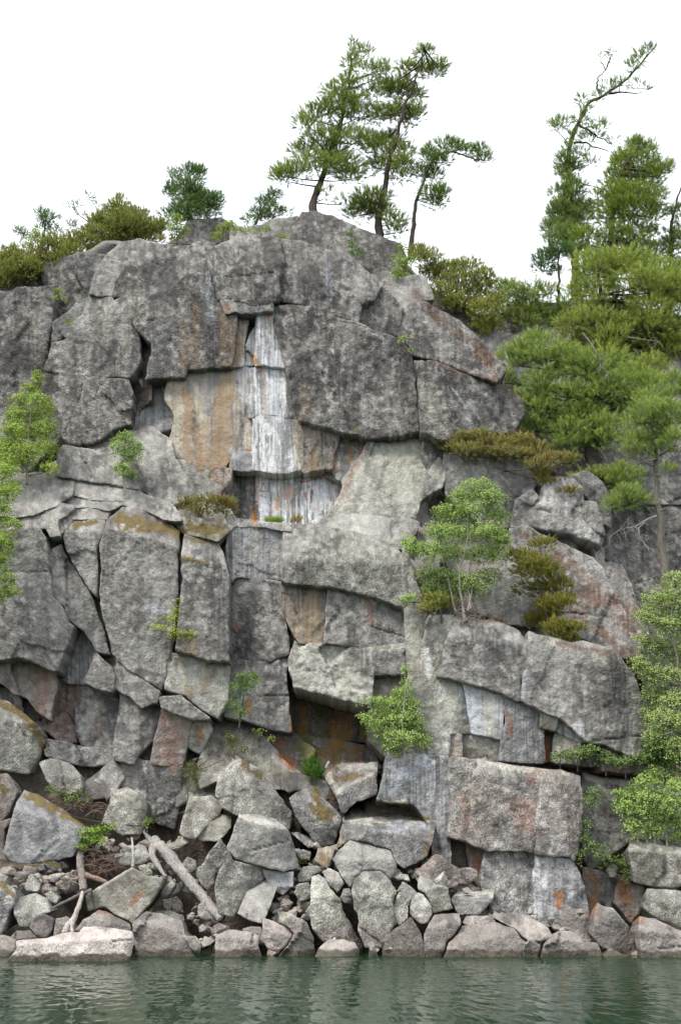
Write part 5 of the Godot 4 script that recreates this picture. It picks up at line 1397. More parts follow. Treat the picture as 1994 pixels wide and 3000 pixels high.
func build_plants() -> void:
	SPRAY.pine = spray(46, .15, .0095, .85, .27, 1, M.needle)
	SPRAY.fine = spray(36, .11, .008, .75, .2, 2, M.needle)
	SPRAY.juniper = spray(30, .13, .0115, .8, .12, 3, M.juniper)
	SPRAY.leaf = leaf_mesh(.075, .052, M.leaf)
	SPRAY.grass = spray(16, .28, .012, .6, .02, 4, M.grass)
	SPRAY.moss = spray(14, .09, .014, 1.3, .03, 5, M.juniper)
	var pine := {"ca": Color(.24, .27, .065), "cb": Color(.075, .115, .035), "rad": .17, "dens": 84.0, "fat": 1.28}
	plant("pine_tree", "leaning wind-swept pine rooted on the summit boulder, tallest of the three on top", "pine tree", "G", 45.6,
		[[415, 1062, 440, 960, 470, 880, 520, 720, 580, 560, 620, 380, 640, 230, 660, 62]],
		[[300, 840, 90, 50], [240, 860, 50, 40], [360, 720, 70, 42], [440, 790, 90, 50], [560, 770, 100, 40], [610, 810, 110, 50], [640, 860, 70, 35], [470, 650, 100, 42], [570, 620, 80, 45], [520, 700, 90, 35], [440, 520, 100, 38], [395, 565, 70, 28], [500, 460, 80, 36], [600, 480, 90, 45], [680, 510, 100, 28], [540, 370, 80, 28], [620, 330, 50, 55], [610, 410, 70, 38], [640, 220, 40, 55, .8], [670, 170, 50, 45, .7], [658, 90, 22, 40, .8], [720, 150, 45, 45, .6], [720, 250, 80, 35, .6], [780, 240, 65, 35, .6], [820, 270, 60, 35, .6], [850, 225, 50, 28, .6], [740, 380, 80, 25, .7], [765, 330, 80, 25, .6], [690, 430, 60, 28], [500, 960, 40, 50, .5], [600, 1010, 40, 28, .5], [680, 640, 90, 35], [750, 655, 70, 32]], pine)
	plant("pine_tree", "upright ragged pine with a forked bushy top, second of the three on the summit", "pine tree", "G", 46.4,
		[[795, 1205, 810, 1050, 840, 900, 870, 750, 910, 600, 950, 450, 1000, 330, 1040, 200, 1060, 118]],
		[[830, 340, 60, 28], [870, 370, 100, 36], [930, 330, 70, 36], [960, 390, 90, 36], [965, 240, 55, 36], [1060, 150, 55, 38], [1050, 240, 70, 35], [1110, 260, 75, 32], [1155, 222, 45, 30], [800, 500, 90, 36], [870, 510, 80, 36], [950, 480, 80, 36], [1000, 500, 55, 35], [980, 550, 50, 28], [790, 660, 90, 36], [880, 650, 70, 36], [830, 720, 100, 36], [950, 710, 60, 28], [800, 800, 80, 36], [900, 800, 80, 36], [960, 780, 45, 36], [920, 860, 60, 28], [740, 980, 90, 36], [820, 980, 45, 36], [680, 1070, 85, 36], [760, 1050, 80, 36], [880, 1110, 70, 36], [820, 1050, 55, 36], [900, 1170, 60, 26], [1030, 390, 36, 28], [700, 1020, 60, 26]], pine)
	plant("pine_tree", "slim pine whose bent top points sideways, third of the three on the summit", "pine tree", "G", 46.2,
		[[985, 1290, 1010, 1050, 1050, 900, 1090, 790, 1150, 735, 1230, 715, 1330, 750, 1440, 762]],
		[[1050, 840, 60, 36], [1110, 860, 55, 36], [1085, 760, 38, 50], [1090, 712, 28, 28], [1140, 765, 45, 32], [1190, 690, 60, 34], [1260, 690, 50, 28], [1310, 720, 50, 26], [1385, 715, 36, 36], [1395, 762, 55, 24], [1100, 960, 60, 34], [1130, 1010, 60, 36], [1155, 950, 38, 36], [1170, 765, 45, 26]], {"ca": Color(.18, .23, .065), "cb": Color(.06, .10, .035), "rad": .12, "dens": 84.0, "fat": 1.28})
	plant("pine_tree", "very tall wind-bent pine with a bare sweeping top above the dense trees", "pine tree", "H", 49.5,
		[[575, 2280, 550, 2000, 475, 1800, 485, 1500, 500, 1200, 540, 930, 620, 740, 680, 650, 800, 585, 950, 490, 1080, 370, 1190, 250, 1270, 135], [755, 550, 745, 490, 768, 420, 830, 350, 880, 220], [850, 570, 1000, 562, 1120, 572, 1210, 525], [600, 850, 760, 950, 970, 1060], [550, 1000, 640, 1000, 800, 1060, 970, 1092], [500, 1320, 560, 1325, 680, 1360, 820, 1410]],
		[[430, 830, 85, 42], [390, 870, 50, 40, .8], [720, 880, 105, 50, .7], [780, 830, 60, 30, .6], [700, 970, 100, 36, .7], [610, 1110, 85, 46, .8], [700, 1160, 70, 36, .7], [490, 1210, 95, 60], [450, 1140, 50, 50], [420, 1430, 75, 55], [570, 1400, 75, 65], [500, 1540, 85, 75], [640, 1560, 110, 44], [365, 1620, 34, 85], [560, 1680, 140, 80], [335, 1740, 55, 75], [480, 1790, 130, 55], [350, 1850, 55, 36], [620, 640, 45, 55, .7], [660, 710, 45, 36, .8], [595, 800, 50, 55, .9], [770, 590, 60, 40, .8], [860, 515, 75, 32, .9], [940, 475, 60, 28, .9], [1050, 350, 55, 60, .8], [1110, 270, 50, 60, .8], [1190, 200, 55, 50, .8], [1090, 510, 70, 32, .6], [1190, 530, 25, 22, .7], [880, 220, 24, 20, .9], [770, 270, 24, 30, .4], [850, 270, 35, 40, .3], [545, 950, 60, 36, .8], [900, 980, 50, 24, .5], [470, 1650, 110, 80], [430, 1560, 70, 60], [540, 1480, 80, 60], [600, 1600, 90, 60], [440, 1720, 90, 60], [560, 1780, 110, 60], [520, 1330, 60, 50], [460, 1280, 60, 50], [540, 1230, 70, 50], [520, 1860, 110, 60], [580, 1950, 90, 60], [500, 1050, 50, 50, .7]], {"ca": Color(.21, .25, .08), "cb": Color(.07, .11, .045), "rad": .2, "dens": 80.0, "limbs": .9, "fat": 1.25, "stem": .27})
	plant("pine_tree", "dark blue-green small pine standing before the tall wind-bent pine", "pine tree", "H", 47.0,
		[[380, 2680, 415, 2340, 420, 2000, 440, 1880]],
		[[420, 1920, 120, 46], [300, 2020, 100, 55], [330, 1970, 90, 46], [260, 2090, 80, 36], [470, 1960, 80, 36], [395, 2120, 60, 28], [330, 2560, 110, 60], [470, 2540, 120, 60], [250, 2620, 90, 50], [560, 2590, 90, 45]], {"ca": Color(.10, .16, .05), "cb": Color(.035, .075, .03), "rad": .14, "dens": 70.0})
	plant("pine_tree", "dense broad-crowned pine with a rounded top beside the tall wind-bent pine", "pine tree", "H", 48.3,
		[[850, 2200, 850, 1990, 880, 1700, 890, 1480, 960, 1250, 1090, 1050, 1120, 985]],
		[[1100, 1050, 105, 65], [1080, 1010, 60, 40], [1215, 1070, 45, 60], [950, 1180, 75, 85], [1080, 1180, 145, 95], [1300, 1210, 95, 55], [1350, 1240, 50, 40, .8], [1250, 1270, 105, 55], [920, 1330, 95, 95], [1100, 1340, 165, 105], [900, 1430, 105, 55], [1070, 1480, 190, 85], [1240, 1460, 95, 65], [860, 1570, 115, 75], [1050, 1600, 210, 85], [1230, 1620, 85, 65], [830, 1660, 95, 45], [1030, 1740, 190, 65], [640, 1830, 105, 65], [800, 1890, 85, 55], [1050, 1850, 105, 65], [1180, 1780, 75, 45], [760, 1450, 50, 45, .7], [950, 1920, 90, 50], [1090, 1970, 90, 50], [900, 1800, 110, 60], [720, 1980, 100, 50], [880, 2040, 130, 60], [1040, 2090, 130, 60], [1180, 2060, 110, 60], [700, 2090, 80, 50], [1150, 1900, 90, 50], [1000, 1480, 120, 90]], {"ca": Color(.22, .26, .05), "cb": Color(.07, .115, .033), "rad": .2, "dens": 84.0, "fat": 1.42})
	plant("pine_tree", "sparse pine with a bare grey leader at the picture's edge on the skyline", "pine tree", "H", 48.8,
		[[1360, 2450, 1390, 2200, 1390, 1750, 1420, 1550, 1474, 1390, 1530, 1250]],
		[[1440, 1600, 75, 55], [1395, 1800, 75, 46], [1300, 1930, 155, 36], [1440, 1930, 75, 36], [1200, 1970, 120, 28], [1430, 2150, 75, 46], [1440, 2250, 85, 55], [1490, 1690, 55, 46], [1500, 2100, 60, 50], [1330, 2330, 120, 50], [1440, 2040, 90, 46], [1380, 1870, 70, 36], [1480, 1830, 60, 50], [1300, 2180, 120, 60], [1420, 2360, 100, 60]], {"ca": Color(.20, .24, .06), "cb": Color(.05, .085, .03), "rad": .16, "dens": 76.0, "fat": 1.25})
	plant("pine_tree", "large bright pine with drooping tiers filling the slope behind the great front pine", "pine tree", "I", 45.4,
		[[880, 900, 860, 560, 850, 100, 830, -60]],
		[[830, 60, 140, 60], [1000, 110, 125, 55], [800, 160, 115, 55], [1130, 180, 150, 65], [820, 250, 125, 65], [1100, 280, 170, 65], [780, 340, 90, 46], [1200, 370, 115, 55], [850, 460, 135, 55], [1000, 480, 95, 46], [920, 590, 115, 65], [700, 560, 90, 46], [1250, 560, 145, 75], [1300, 680, 115, 55], [1050, 650, 125, 55], [970, 380, 120, 60], [1120, 470, 110, 55], [1200, 250, 110, 55], [730, 430, 60, 40], [1380, 480, 80, 60], [1400, 620, 70, 60], [1180, 780, 120, 60], [1330, 800, 90, 50], [1280, 120, 120, 60], [1390, 200, 90, 70], [1330, 300, 110, 60], [1420, 350, 80, 60], [1230, 470, 110, 60], [1380, 720, 80, 60], [1000, 560, 110, 60], [880, 700, 110, 60], [1120, 600, 110, 50], [1050, 30, 120, 50], [700, 250, 70, 50], [640, 480, 70, 50]], {"ca": Color(.31, .34, .095), "cb": Color(.105, .15, .045), "rad": .2, "dens": 80.0, "fat": 1.4, "tall": 1.22})
	var t7 := plant("pine_tree", "great front pine with thick dark trunk foot above the yellow juniper ledge", "pine tree", "I", 42.2,
		[[790, 1520, 800, 1350, 800, 1200, 800, 900, 830, 600]],
		[[760, 760, 110, 65], [800, 860, 80, 55], [560, 770, 100, 55], [440, 720, 110, 55], [430, 610, 110, 55], [250, 730, 105, 55], [200, 860, 85, 36], [430, 870, 95, 46], [600, 840, 85, 55], [1050, 860, 125, 65], [1200, 890, 105, 55], [1000, 980, 125, 55], [500, 1000, 125, 55], [640, 960, 105, 55], [740, 1000, 85, 46], [400, 1080, 125, 65], [560, 1120, 135, 65], [850, 1090, 135, 65], [920, 1170, 95, 55], [350, 1190, 115, 55], [520, 1220, 125, 55], [680, 1230, 135, 65], [900, 1280, 125, 46], [650, 1320, 105, 46], [450, 930, 75, 36], [1100, 1000, 95, 46], [800, 1555, 110, 46], [1010, 1540, 125, 55], [1000, 1600, 75, 36], [620, 680, 90, 50], [900, 740, 110, 60], [330, 660, 80, 45], [290, 1000, 60, 40], [950, 880, 110, 60], [840, 970, 90, 50], [1080, 1100, 90, 50], [760, 1120, 110, 60]], {"ca": Color(.29, .34, .10), "cb": Color(.08, .135, .04), "rad": .34, "dens": 80.0, "tall": 1.22, "fat": 1.3, "bark": Color(.06, .05, .045)})
	bare_branch(t7, "I", 41.3, [735, 530, 790, 600, 850, 700, 860, 760, 920, 820], .03, Color(.34, .31, .29), 34)
	bare_branch(t7, "I", 41.5, [1040, 560, 1180, 580, 1270, 592], .018, Color(.36, .33, .31), 8)
	bare_branch(t7, "I", 41.0, [840, 1320, 900, 1400, 950, 1460], .02, Color(.20, .17, .15), 16)
	var t8 := plant("pine_tree", "slender pale-barked pine with bare dead lower limbs in front of the far slope", "pine tree", "I", 38.6,
		[[1325, 2360, 1300, 2150, 1275, 1950, 1250, 1700, 1235, 1400, 1262, 1200, 1300, 1000, 1370, 870]],
		[[1260, 980, 105, 46], [1180, 1080, 105, 55], [1320, 1080, 95, 55], [1130, 1170, 105, 55], [1300, 1180, 125, 55], [1100, 1290, 95, 46], [1230, 1280, 125, 55], [1370, 1280, 75, 55], [1120, 1370, 85, 40, .8], [1250, 1350, 105, 36, .8], [1380, 860, 55, 46], [1400, 960, 55, 46], [1400, 1100, 55, 55], [1050, 1660, 105, 44], [1000, 1720, 95, 36], [1120, 1700, 85, 36], [1320, 1480, 45, 36, .7]], {"ca": Color(.27, .32, .10), "cb": Color(.11, .16, .06), "rad": .16, "dens": 70.0, "bark": Color(.21, .20, .165), "limb": Color(.24, .23, .20)})
	bare_branch(t8, "I", 38.4, [1245, 1795, 1180, 1820, 1100, 1870, 1000, 1885, 910, 1945], .035, Color(.36, .34, .31), 26)
	bare_branch(t8, "I", 38.3, [1180, 1820, 1120, 1880, 1130, 1950, 1190, 2020, 1260, 2040], .03, Color(.36, .34, .31), 30)
	bare_branch(t8, "I", 38.4, [1240, 1400, 1150, 1420, 1080, 1440], .022, Color(.30, .28, .25), 12)
	bare_branch(t8, "I", 38.4, [1260, 1760, 1320, 1740, 1390, 1780], .03, Color(.25, .22, .20), 14)
	var fine := {"kind": "fine", "ca": Color(.11, .17, .045), "cb": Color(.04, .08, .028), "rad": .08, "dens": 150.0, "limbs": .7, "fat": 1.15}
	plant("pine_tree", "bushy dark green young pine on the skyline behind the yellow juniper mound", "pine tree", "J", 46.3,
		[[968, 360, 970, 200, 978, 70]],
		[[975, 100, 45, 45], [1020, 110, 26, 55], [900, 130, 26, 50, .8], [960, 190, 75, 55], [870, 200, 36, 50], [1000, 230, 60, 55], [960, 270, 75, 46], [1060, 240, 55, 42], [1105, 250, 36, 45], [1060, 300, 65, 40], [980, 320, 90, 36], [890, 320, 75, 36], [870, 110, 16, 30, .7]], fine)
	plant("pine_tree", "small leaning young pine on the skyline rocks by the summit boulder", "pine tree", "J", 46.6,
		[[1290, 362, 1330, 300, 1400, 205]],
		[[1395, 215, 40, 28], [1350, 255, 45, 32], [1320, 310, 55, 26], [1400, 300, 55, 26], [1455, 305, 45, 16, .7], [1270, 342, 36, 18], [1360, 335, 45, 18]], fine)
	plant("pine_tree", "wispy young pine at the far end of the skyline over the juniper mat", "pine tree", "J", 45.4,
		[[210, 470, 230, 400, 218, 300]],
		[[210, 310, 24, 26], [250, 335, 42, 26], [230, 380, 50, 26, .8], [100, 400, 32, 18, .8], [125, 425, 26, 16], [285, 400, 34, 18, .7]], fine)
	plant("pine_tree", "half-dead thin pine with twisted pale limbs above the juniper mound", "pine tree", "J", 45.0,
		[[450, 480, 470, 380, 400, 310, 350, 250], [470, 380, 500, 320, 490, 270, 445, 215], [460, 395, 400, 380, 350, 340], [480, 350, 560, 340, 610, 370]],
		[[380, 265, 42, 20, .6], [450, 230, 30, 26, .6], [360, 360, 36, 16, .6], [400, 310, 34, 18, .5], [490, 270, 34, 16, .5], [480, 330, 40, 24, .5], [620, 375, 50, 14, .6], [370, 385, 40, 14, .6]], {"kind": "fine", "ca": Color(.14, .19, .07), "cb": Color(.07, .10, .045), "rad": .06, "dens": 110.0, "bark": Color(.25, .23, .21)})
	plant("pine_tree", "low scrubby pine in the saddle between the juniper slope and the tall trees", "pine tree", "I", 46.5,
		[[250, 480, 270, 350, 300, 210]],
		[[220, 210, 60, 36], [270, 255, 75, 36], [390, 215, 75, 36, .7], [330, 350, 105, 46, .8], [230, 310, 80, 36, .8], [420, 300, 90, 40, .8], [180, 250, 40, 30], [640, 330, 80, 40, .8], [150, 330, 70, 50], [290, 420, 110, 60], [420, 390, 100, 60], [200, 430, 90, 50], [480, 440, 90, 60], [360, 480, 90, 50], [600, 420, 90, 60], [560, 500, 90, 50], [330, 290, 80, 40], [480, 250, 70, 40]], {"ca": Color(.26, .30, .09), "cb": Color(.07, .11, .04), "rad": .08, "dens": 74.0, "fat": 1.2})
	# junipers
	var jun := {"kind": "juniper", "ca": Color(.42, .42, .12), "cb": Color(.17, .20, .06), "rad": .05, "dens": 125.0, "fat": 1.2, "called": "foliage", "up": 1.0, "dead": .05, "bark": Color(.14, .11, .09)}
	plant("juniper_bush", "wide mat of yellow-green juniper hanging over the cliff's outer edge", "juniper", "J", 43.6,
		[[190, 640, 150, 580, 60, 560]],
		[[60, 560, 90, 46], [40, 620, 70, 36], [120, 590, 85, 46], [200, 550, 65, 36], [280, 490, 85, 36], [340, 520, 85, 36], [410, 450, 75, 36], [20, 540, 60, 26], [180, 500, 60, 18], [-40, 590, 80, 50], [330, 460, 60, 26], [80, 520, 90, 36], [240, 580, 60, 36], [160, 640, 60, 30], [300, 550, 60, 30], [0, 660, 60, 30], [250, 450, 60, 30], [380, 490, 70, 36]], jun)
	plant("juniper_bush", "tall rounded yellow-brown juniper mound under the dark young pine", "juniper", "J", 44.6,
		[[600, 520, 600, 400, 640, 330]],
		[[560, 400, 105, 60], [640, 360, 95, 60], [600, 290, 65, 42], [720, 400, 85, 50], [790, 390, 55, 44], [540, 470, 75, 36], [600, 450, 65, 36], [830, 370, 36, 28], [500, 350, 55, 36], [690, 310, 50, 30], [480, 420, 70, 50], [650, 430, 90, 50], [750, 440, 80, 36], [560, 330, 70, 40], [610, 240, 36, 30, .8], [700, 350, 80, 50], [500, 500, 60, 36]], {"kind": "juniper", "ca": Color(.38, .39, .12), "cb": Color(.17, .20, .06), "rad": .05, "dens": 125.0, "fat": 1.15, "called": "foliage", "up": 1.0, "dead": .04})
	plant("juniper_bush", "juniper thicket spilling down the notch beside the summit pines", "juniper", "G", 44.2,
		[[1250, 1600, 1240, 1480, 1180, 1400]],
		[[1080, 1330, 65, 60], [1180, 1400, 95, 50], [1300, 1380, 85, 42], [1250, 1470, 105, 60], [1380, 1440, 75, 50], [1100, 1430, 75, 60], [1170, 1530, 95, 50], [1420, 1500, 75, 50], [1330, 1540, 75, 50], [1030, 1290, 45, 40], [1330, 1620, 70, 60], [1400, 1640, 80, 70], [1450, 1720, 60, 60], [1250, 1590, 70, 50], [1440, 1580, 70, 50], [1390, 1730, 50, 50]], jun)
	plant("juniper_bush", "spreading golden juniper on the ledge below the great front pine", "juniper", "B", 40.2,
		[[760, 1340, 740, 1290, 640, 1250], [800, 1320, 900, 1300, 1020, 1340]],
		[[480, 1260, 50, 26], [560, 1240, 65, 30], [640, 1230, 65, 30], [720, 1260, 75, 32], [820, 1250, 85, 30], [900, 1280, 75, 32], [980, 1330, 65, 26], [1060, 1330, 45, 22], [920, 1350, 65, 26], [600, 1290, 75, 26], [740, 1300, 75, 26], [930, 1410, 45, 26], [970, 1440, 45, 22], [530, 1275, 50, 20], [860, 1310, 70, 30], [1060, 1480, 50, 20]], {"kind": "juniper", "ca": Color(.42, .38, .15), "cb": Color(.20, .19, .07), "rad": .06, "dens": 105.0, "called": "foliage", "up": .9, "dead": .08})
	plant("juniper_bush", "layered ochre juniper beside the white-stemmed birch clump", "juniper", "D", 37.6,
		[[980, 860, 950, 700, 900, 500]],
		[[840, 450, 65, 36], [910, 480, 75, 36], [960, 510, 65, 36], [930, 600, 75, 36], [1000, 580, 65, 36], [850, 600, 55, 26], [960, 680, 75, 36], [1050, 640, 45, 26], [920, 740, 75, 36], [1010, 770, 65, 36], [1080, 780, 45, 26], [1040, 830, 55, 22], [930, 390, 55, 26], [870, 520, 70, 36], [1000, 660, 70, 30]], {"kind": "juniper", "ca": Color(.36, .33, .075), "cb": Color(.15, .15, .04), "rad": .05, "dens": 105.0, "called": "foliage", "up": .8})
	plant("juniper_bush", "small rusty juniper tuft at the foot of the white-stemmed birches", "juniper", "D", 37.2, [[470, 700, 460, 660]], [[430, 650, 55, 26], [490, 665, 46, 24], [410, 680, 30, 20]], jun)
	plant("juniper_bush", "low grey-green juniper cushion on the mossy ledge below the painted wall", "juniper", "C", 39.2,
		[[900, 255, 920, 220], [1040, 260, 1040, 220]],
		[[870, 200, 55, 26, .8], [940, 190, 45, 22, .8], [1000, 200, 55, 26], [1045, 215, 46, 42], [920, 240, 70, 22, .7]], {"kind": "juniper", "ca": Color(.36, .33, .10), "cb": Color(.20, .19, .09), "rad": .04, "dens": 100.0, "called": "foliage", "dead": .25})
	# birches and other broadleaves
	var birch := {"kind": "leaf", "ca": Color(.33, .43, .13), "cb": Color(.19, .29, .085), "rad": .05, "dens": 120.0, "called": "leaves", "twig": 9, "bark": Color(.42, .40, .36), "limb": Color(.13, .10, .08), "up": .5}
	plant("birch_tree", "leafy birch clump with several white stems on the mid-cliff ledge", "birch tree", "D", 37.3,
		[[575, 690, 550, 520, 580, 400, 590, 240], [600, 680, 600, 480, 660, 330, 680, 230], [530, 690, 480, 480, 430, 400], [590, 690, 640, 450, 720, 300]],
		[[640, 130, 90, 42], [570, 170, 75, 42], [700, 180, 75, 42], [500, 240, 75, 42], [600, 240, 75, 42], [720, 260, 65, 42], [460, 330, 75, 42], [560, 340, 85, 42], [680, 330, 85, 42], [750, 370, 50, 42], [340, 400, 65, 32], [420, 420, 75, 42], [520, 430, 75, 42], [640, 430, 75, 42], [720, 440, 60, 32], [400, 530, 55, 42], [480, 540, 75, 42], [580, 560, 75, 42], [680, 540, 65, 42], [420, 600, 55, 32], [520, 610, 65, 32], [620, 600, 65, 32], [310, 370, 45, 26, .8], [330, 635, 36, 26, .8], [300, 640, 30, 16, .8]], birch)
	plant("birch_sapling", "dense leafy bush hanging at the joint above the lower wall, left of the pale blocks", "birch", "D", 36.6,
		[[300, 1350, 290, 1200, 300, 1080, 302, 980], [290, 1345, 200, 1200, 130, 1180]],
		[[290, 1080, 55, 36], [250, 1130, 75, 36], [180, 1110, 55, 26], [320, 1130, 55, 36], [200, 1180, 65, 36], [280, 1200, 85, 46], [340, 1220, 55, 46], [220, 1250, 75, 36], [300, 1280, 75, 36], [150, 1210, 46, 26], [380, 1290, 46, 36], [240, 1320, 46, 26], [110, 1180, 36, 18], [300, 970, 20, 30, .7], [305, 1030, 24, 30, .7], [90, 1110, 26, 14, .6]], birch)
	plant("birch_tree", "tall leafy birch at the picture's edge beside the big right-hand blocks", "birch tree", "D", 36.0,
		[[1570, 1350, 1560, 1000, 1520, 750, 1560, 540]],
		[[1540, 560, 65, 46], [1460, 640, 75, 46], [1550, 660, 75, 55], [1410, 720, 65, 46], [1500, 760, 75, 55], [1590, 780, 55, 55], [1390, 830, 46, 46], [1460, 870, 75, 55], [1560, 880, 65, 55], [1370, 940, 46, 36], [1430, 990, 65, 55], [1520, 1000, 75, 55], [1440, 1090, 55, 55], [1530, 1110, 75, 55], [1420, 1180, 46, 46], [1500, 1200, 75, 55], [1580, 1220, 55, 55], [1440, 1270, 46, 46], [1540, 1320, 65, 46], [1630, 700, 60, 60], [1640, 1000, 70, 70], [1640, 1200, 70, 70]], {"kind": "leaf", "ca": Color(.37, .44, .16), "cb": Color(.18, .26, .085), "rad": .06, "dens": 105.0, "called": "leaves", "twig": 9, "bark": Color(.35, .33, .29), "limb": Color(.13, .10, .08), "up": .5})
	plant("shrub", "dark green shrub in the shade below the tall edge birch", "shrub", "D", 36.4, [[1490, 1420, 1490, 1340]], [[1440, 1310, 60, 36], [1520, 1330, 70, 46], [1480, 1380, 90, 40], [1420, 1360, 60, 30], [1560, 1400, 80, 40]], {"kind": "leaf", "ca": Color(.10, .18, .035), "cb": Color(.045, .09, .022), "rad": .03, "dens": 120.0, "called": "leaves", "twig": 9})
	plant("birch_sapling", "bright leafy birch shrub on the lower terrace above the cube-like block", "birch", "F", 36.0,
		[[1450, 520, 1440, 380, 1450, 240], [1500, 520, 1500, 380], [1420, 520, 1370, 380]],
		[[1440, 190, 50, 36], [1400, 230, 55, 36], [1500, 230, 60, 42], [1560, 260, 55, 42], [1350, 290, 65, 42], [1440, 310, 75, 46], [1530, 330, 65, 42], [1300, 340, 46, 36], [1390, 370, 75, 42], [1480, 390, 75, 46], [1560, 420, 55, 46], [1350, 440, 55, 36], [1440, 450, 65, 36], [1560, 490, 46, 26], [1620, 340, 60, 60], [1290, 280, 36, 24, .7], [1560, 640, 50, 30]], birch)
	plant("birch_tree", "sunlit leafy birch at the outer edge beside the dark left wall", "birch tree", "A", 39.2,
		[[130, 1400, 130, 1250, 165, 960], [110, 1390, 60, 1200]],
		[[170, 960, 28, 36], [140, 1010, 46, 36], [100, 1060, 55, 36], [180, 1060, 55, 36], [80, 1130, 65, 46], [160, 1130, 75, 46], [225, 1100, 36, 36], [60, 1200, 65, 46], [150, 1210, 75, 46], [215, 1190, 55, 46], [40, 1270, 55, 46], [120, 1290, 75, 46], [210, 1280, 55, 46], [40, 1350, 55, 46], [230, 1370, 46, 26], [110, 1340, 65, 36], [-20, 1300, 60, 60]], {"kind": "leaf", "ca": Color(.38, .47, .10), "cb": Color(.18, .27, .055), "rad": .05, "dens": 115.0, "called": "leaves", "twig": 9, "bark": Color(.30, .27, .23), "limb": Color(.13, .10, .08), "up": .5})
	plant("birch_tree", "leafy birch filling the picture's edge in front of the middle face", "birch tree", "C", 36.8,
		[[-60, 700, -40, 400, 20, 60]],
		[[20, 60, 60, 46], [40, 150, 50, 55], [0, 230, 65, 55], [60, 300, 40, 36], [10, 380, 60, 55], [0, 460, 60, 55], [40, 560, 40, 46], [0, 620, 46, 36], [-50, 300, 60, 60], [65, 605, 30, 18], [-40, 150, 60, 60], [-60, 520, 60, 60], [75, 130, 30, 30, .8]], {"kind": "leaf", "ca": Color(.33, .43, .08), "cb": Color(.16, .25, .045), "rad": .06, "dens": 115.0, "called": "leaves", "twig": 9, "bark": Color(.30, .27, .23), "limb": Color(.13, .10, .08), "up": .5})
	plant("birch_sapling", "small leafy sapling growing from the pale slab below the brown recess", "birch", "A", 39.4, [[575, 1450, 570, 1340, 580, 1220]], [[580, 1225, 42, 26], [620, 1270, 45, 28], [550, 1280, 42, 32], [600, 1320, 50, 34], [560, 1370, 42, 32], [600, 1400, 42, 24], [525, 1250, 26, 20, .8]], birch)
	plant("birch_sapling", "yellow-green seedling growing out of the long vertical crack", "birch", "C", 37.4, [[790, 872, 790, 790, 805, 690], [795, 840, 740, 770], [795, 830, 850, 800]], [[805, 690, 26, 26, .8], [780, 735, 42, 22, .8], [725, 770, 42, 14, .8], [855, 800, 46, 20, .8], [795, 795, 32, 30, .8], [815, 650, 12, 16, .7]], {"kind": "leaf", "ca": Color(.38, .42, .05), "cb": Color(.22, .28, .04), "rad": .025, "dens": 110.0, "called": "leaves", "twig": 8})
	plant("birch_sapling", "green sapling under the dark smooth panel with the orange streak", "birch", "C", 37.8, [[1100, 1180, 1120, 1080, 1150, 990]], [[1150, 1020, 46, 36, .8], [1095, 1050, 46, 32, .8], [1110, 1000, 34, 26, .8], [1075, 1130, 50, 26, .7], [1110, 1160, 34, 20, .8], [1175, 990, 20, 14, .7]], {"kind": "leaf", "ca": Color(.17, .28, .05), "cb": Color(.08, .15, .03), "rad": .025, "dens": 110.0, "called": "leaves", "twig": 8})
	var small := {"kind": "leaf", "ca": Color(.34, .42, .12), "cb": Color(.19, .27, .07), "rad": .03, "dens": 125.0, "called": "leaves", "twig": 7, "limb": Color(.16, .13, .10)}
	plant("shrub", "bright little shrub at the skyline in front of the dark young pine", "shrub", "J", 43.8, [[905, 450, 905, 330]], [[905, 335, 34, 26], [895, 390, 50, 36], [940, 400, 36, 28], [890, 430, 40, 20]], small)
	plant("shrub", "yellow-green low shrub along the rim above the dome", "shrub", "J", 44.2, [[1140, 440, 1140, 370]], [[1140, 385, 42, 24], [1175, 370, 34, 34], [1110, 420, 46, 18], [1240, 390, 46, 20, .8]], small)
	plant("shrub", "thin grassy shrub on the rim below the small leaning pine", "shrub", "J", 44.4, [[1350, 420, 1360, 370]], [[1360, 385, 30, 28, .6], [1310, 400, 34, 16, .5], [1450, 430, 30, 20, .5]], small)
	plant("shrub", "pale leafy shrub in front of the wispy young pine", "shrub", "J", 44.8, [[170, 510, 165, 430]], [[170, 410, 42, 24, .8], [155, 450, 42, 24, .8], [205, 430, 32, 26, .8], [190, 380, 24, 18, .7]], small)
	plant("birch_sapling", "slender light green birch below the summit boulder's shoulder", "birch", "G", 43.0, [[930, 1580, 930, 1450, 945, 1250]], [[940, 1270, 34, 34, .8], [920, 1340, 50, 42, .8], [960, 1360, 50, 42, .8], [905, 1420, 50, 42, .8], [970, 1440, 42, 34, .8], [900, 1500, 42, 34, .8], [890, 1550, 26, 26, .8], [1000, 1330, 30, 34, .7]], small)
	plant("birch_sapling", "small green birch growing against the summit boulder's face", "birch", "G", 43.6, [[655, 1340, 645, 1180]], [[640, 1195, 28, 26, .8], [650, 1250, 46, 34, .8], [665, 1300, 42, 26, .8], [690, 1290, 30, 20, .7]], {"kind": "leaf", "ca": Color(.15, .27, .06), "cb": Color(.08, .16, .04), "rad": .025, "dens": 110.0, "called": "leaves", "twig": 8})
	plant("shrub", "tiny green shrub in the crack beside the big dark face", "shrub", "B", 40.0, [[300, 800, 300, 765]], [[300, 770, 26, 16, .7], [285, 785, 18, 12, .7], [330, 830, 14, 10, .7]], small)
	plant("shrub", "thin shrub on the dark left wall above the bright shoulder block", "shrub", "A", 41.4, [[270, 600, 270, 550]], [[270, 555, 24, 20, .7], [262, 590, 22, 20, .7], [300, 590, 18, 12, .5], [320, 700, 26, 20, .5]], small)
	var dark := {"kind": "leaf", "ca": Color(.18, .25, .075), "cb": Color(.08, .13, .04), "rad": .025, "dens": 110.0, "called": "leaves", "twig": 8}
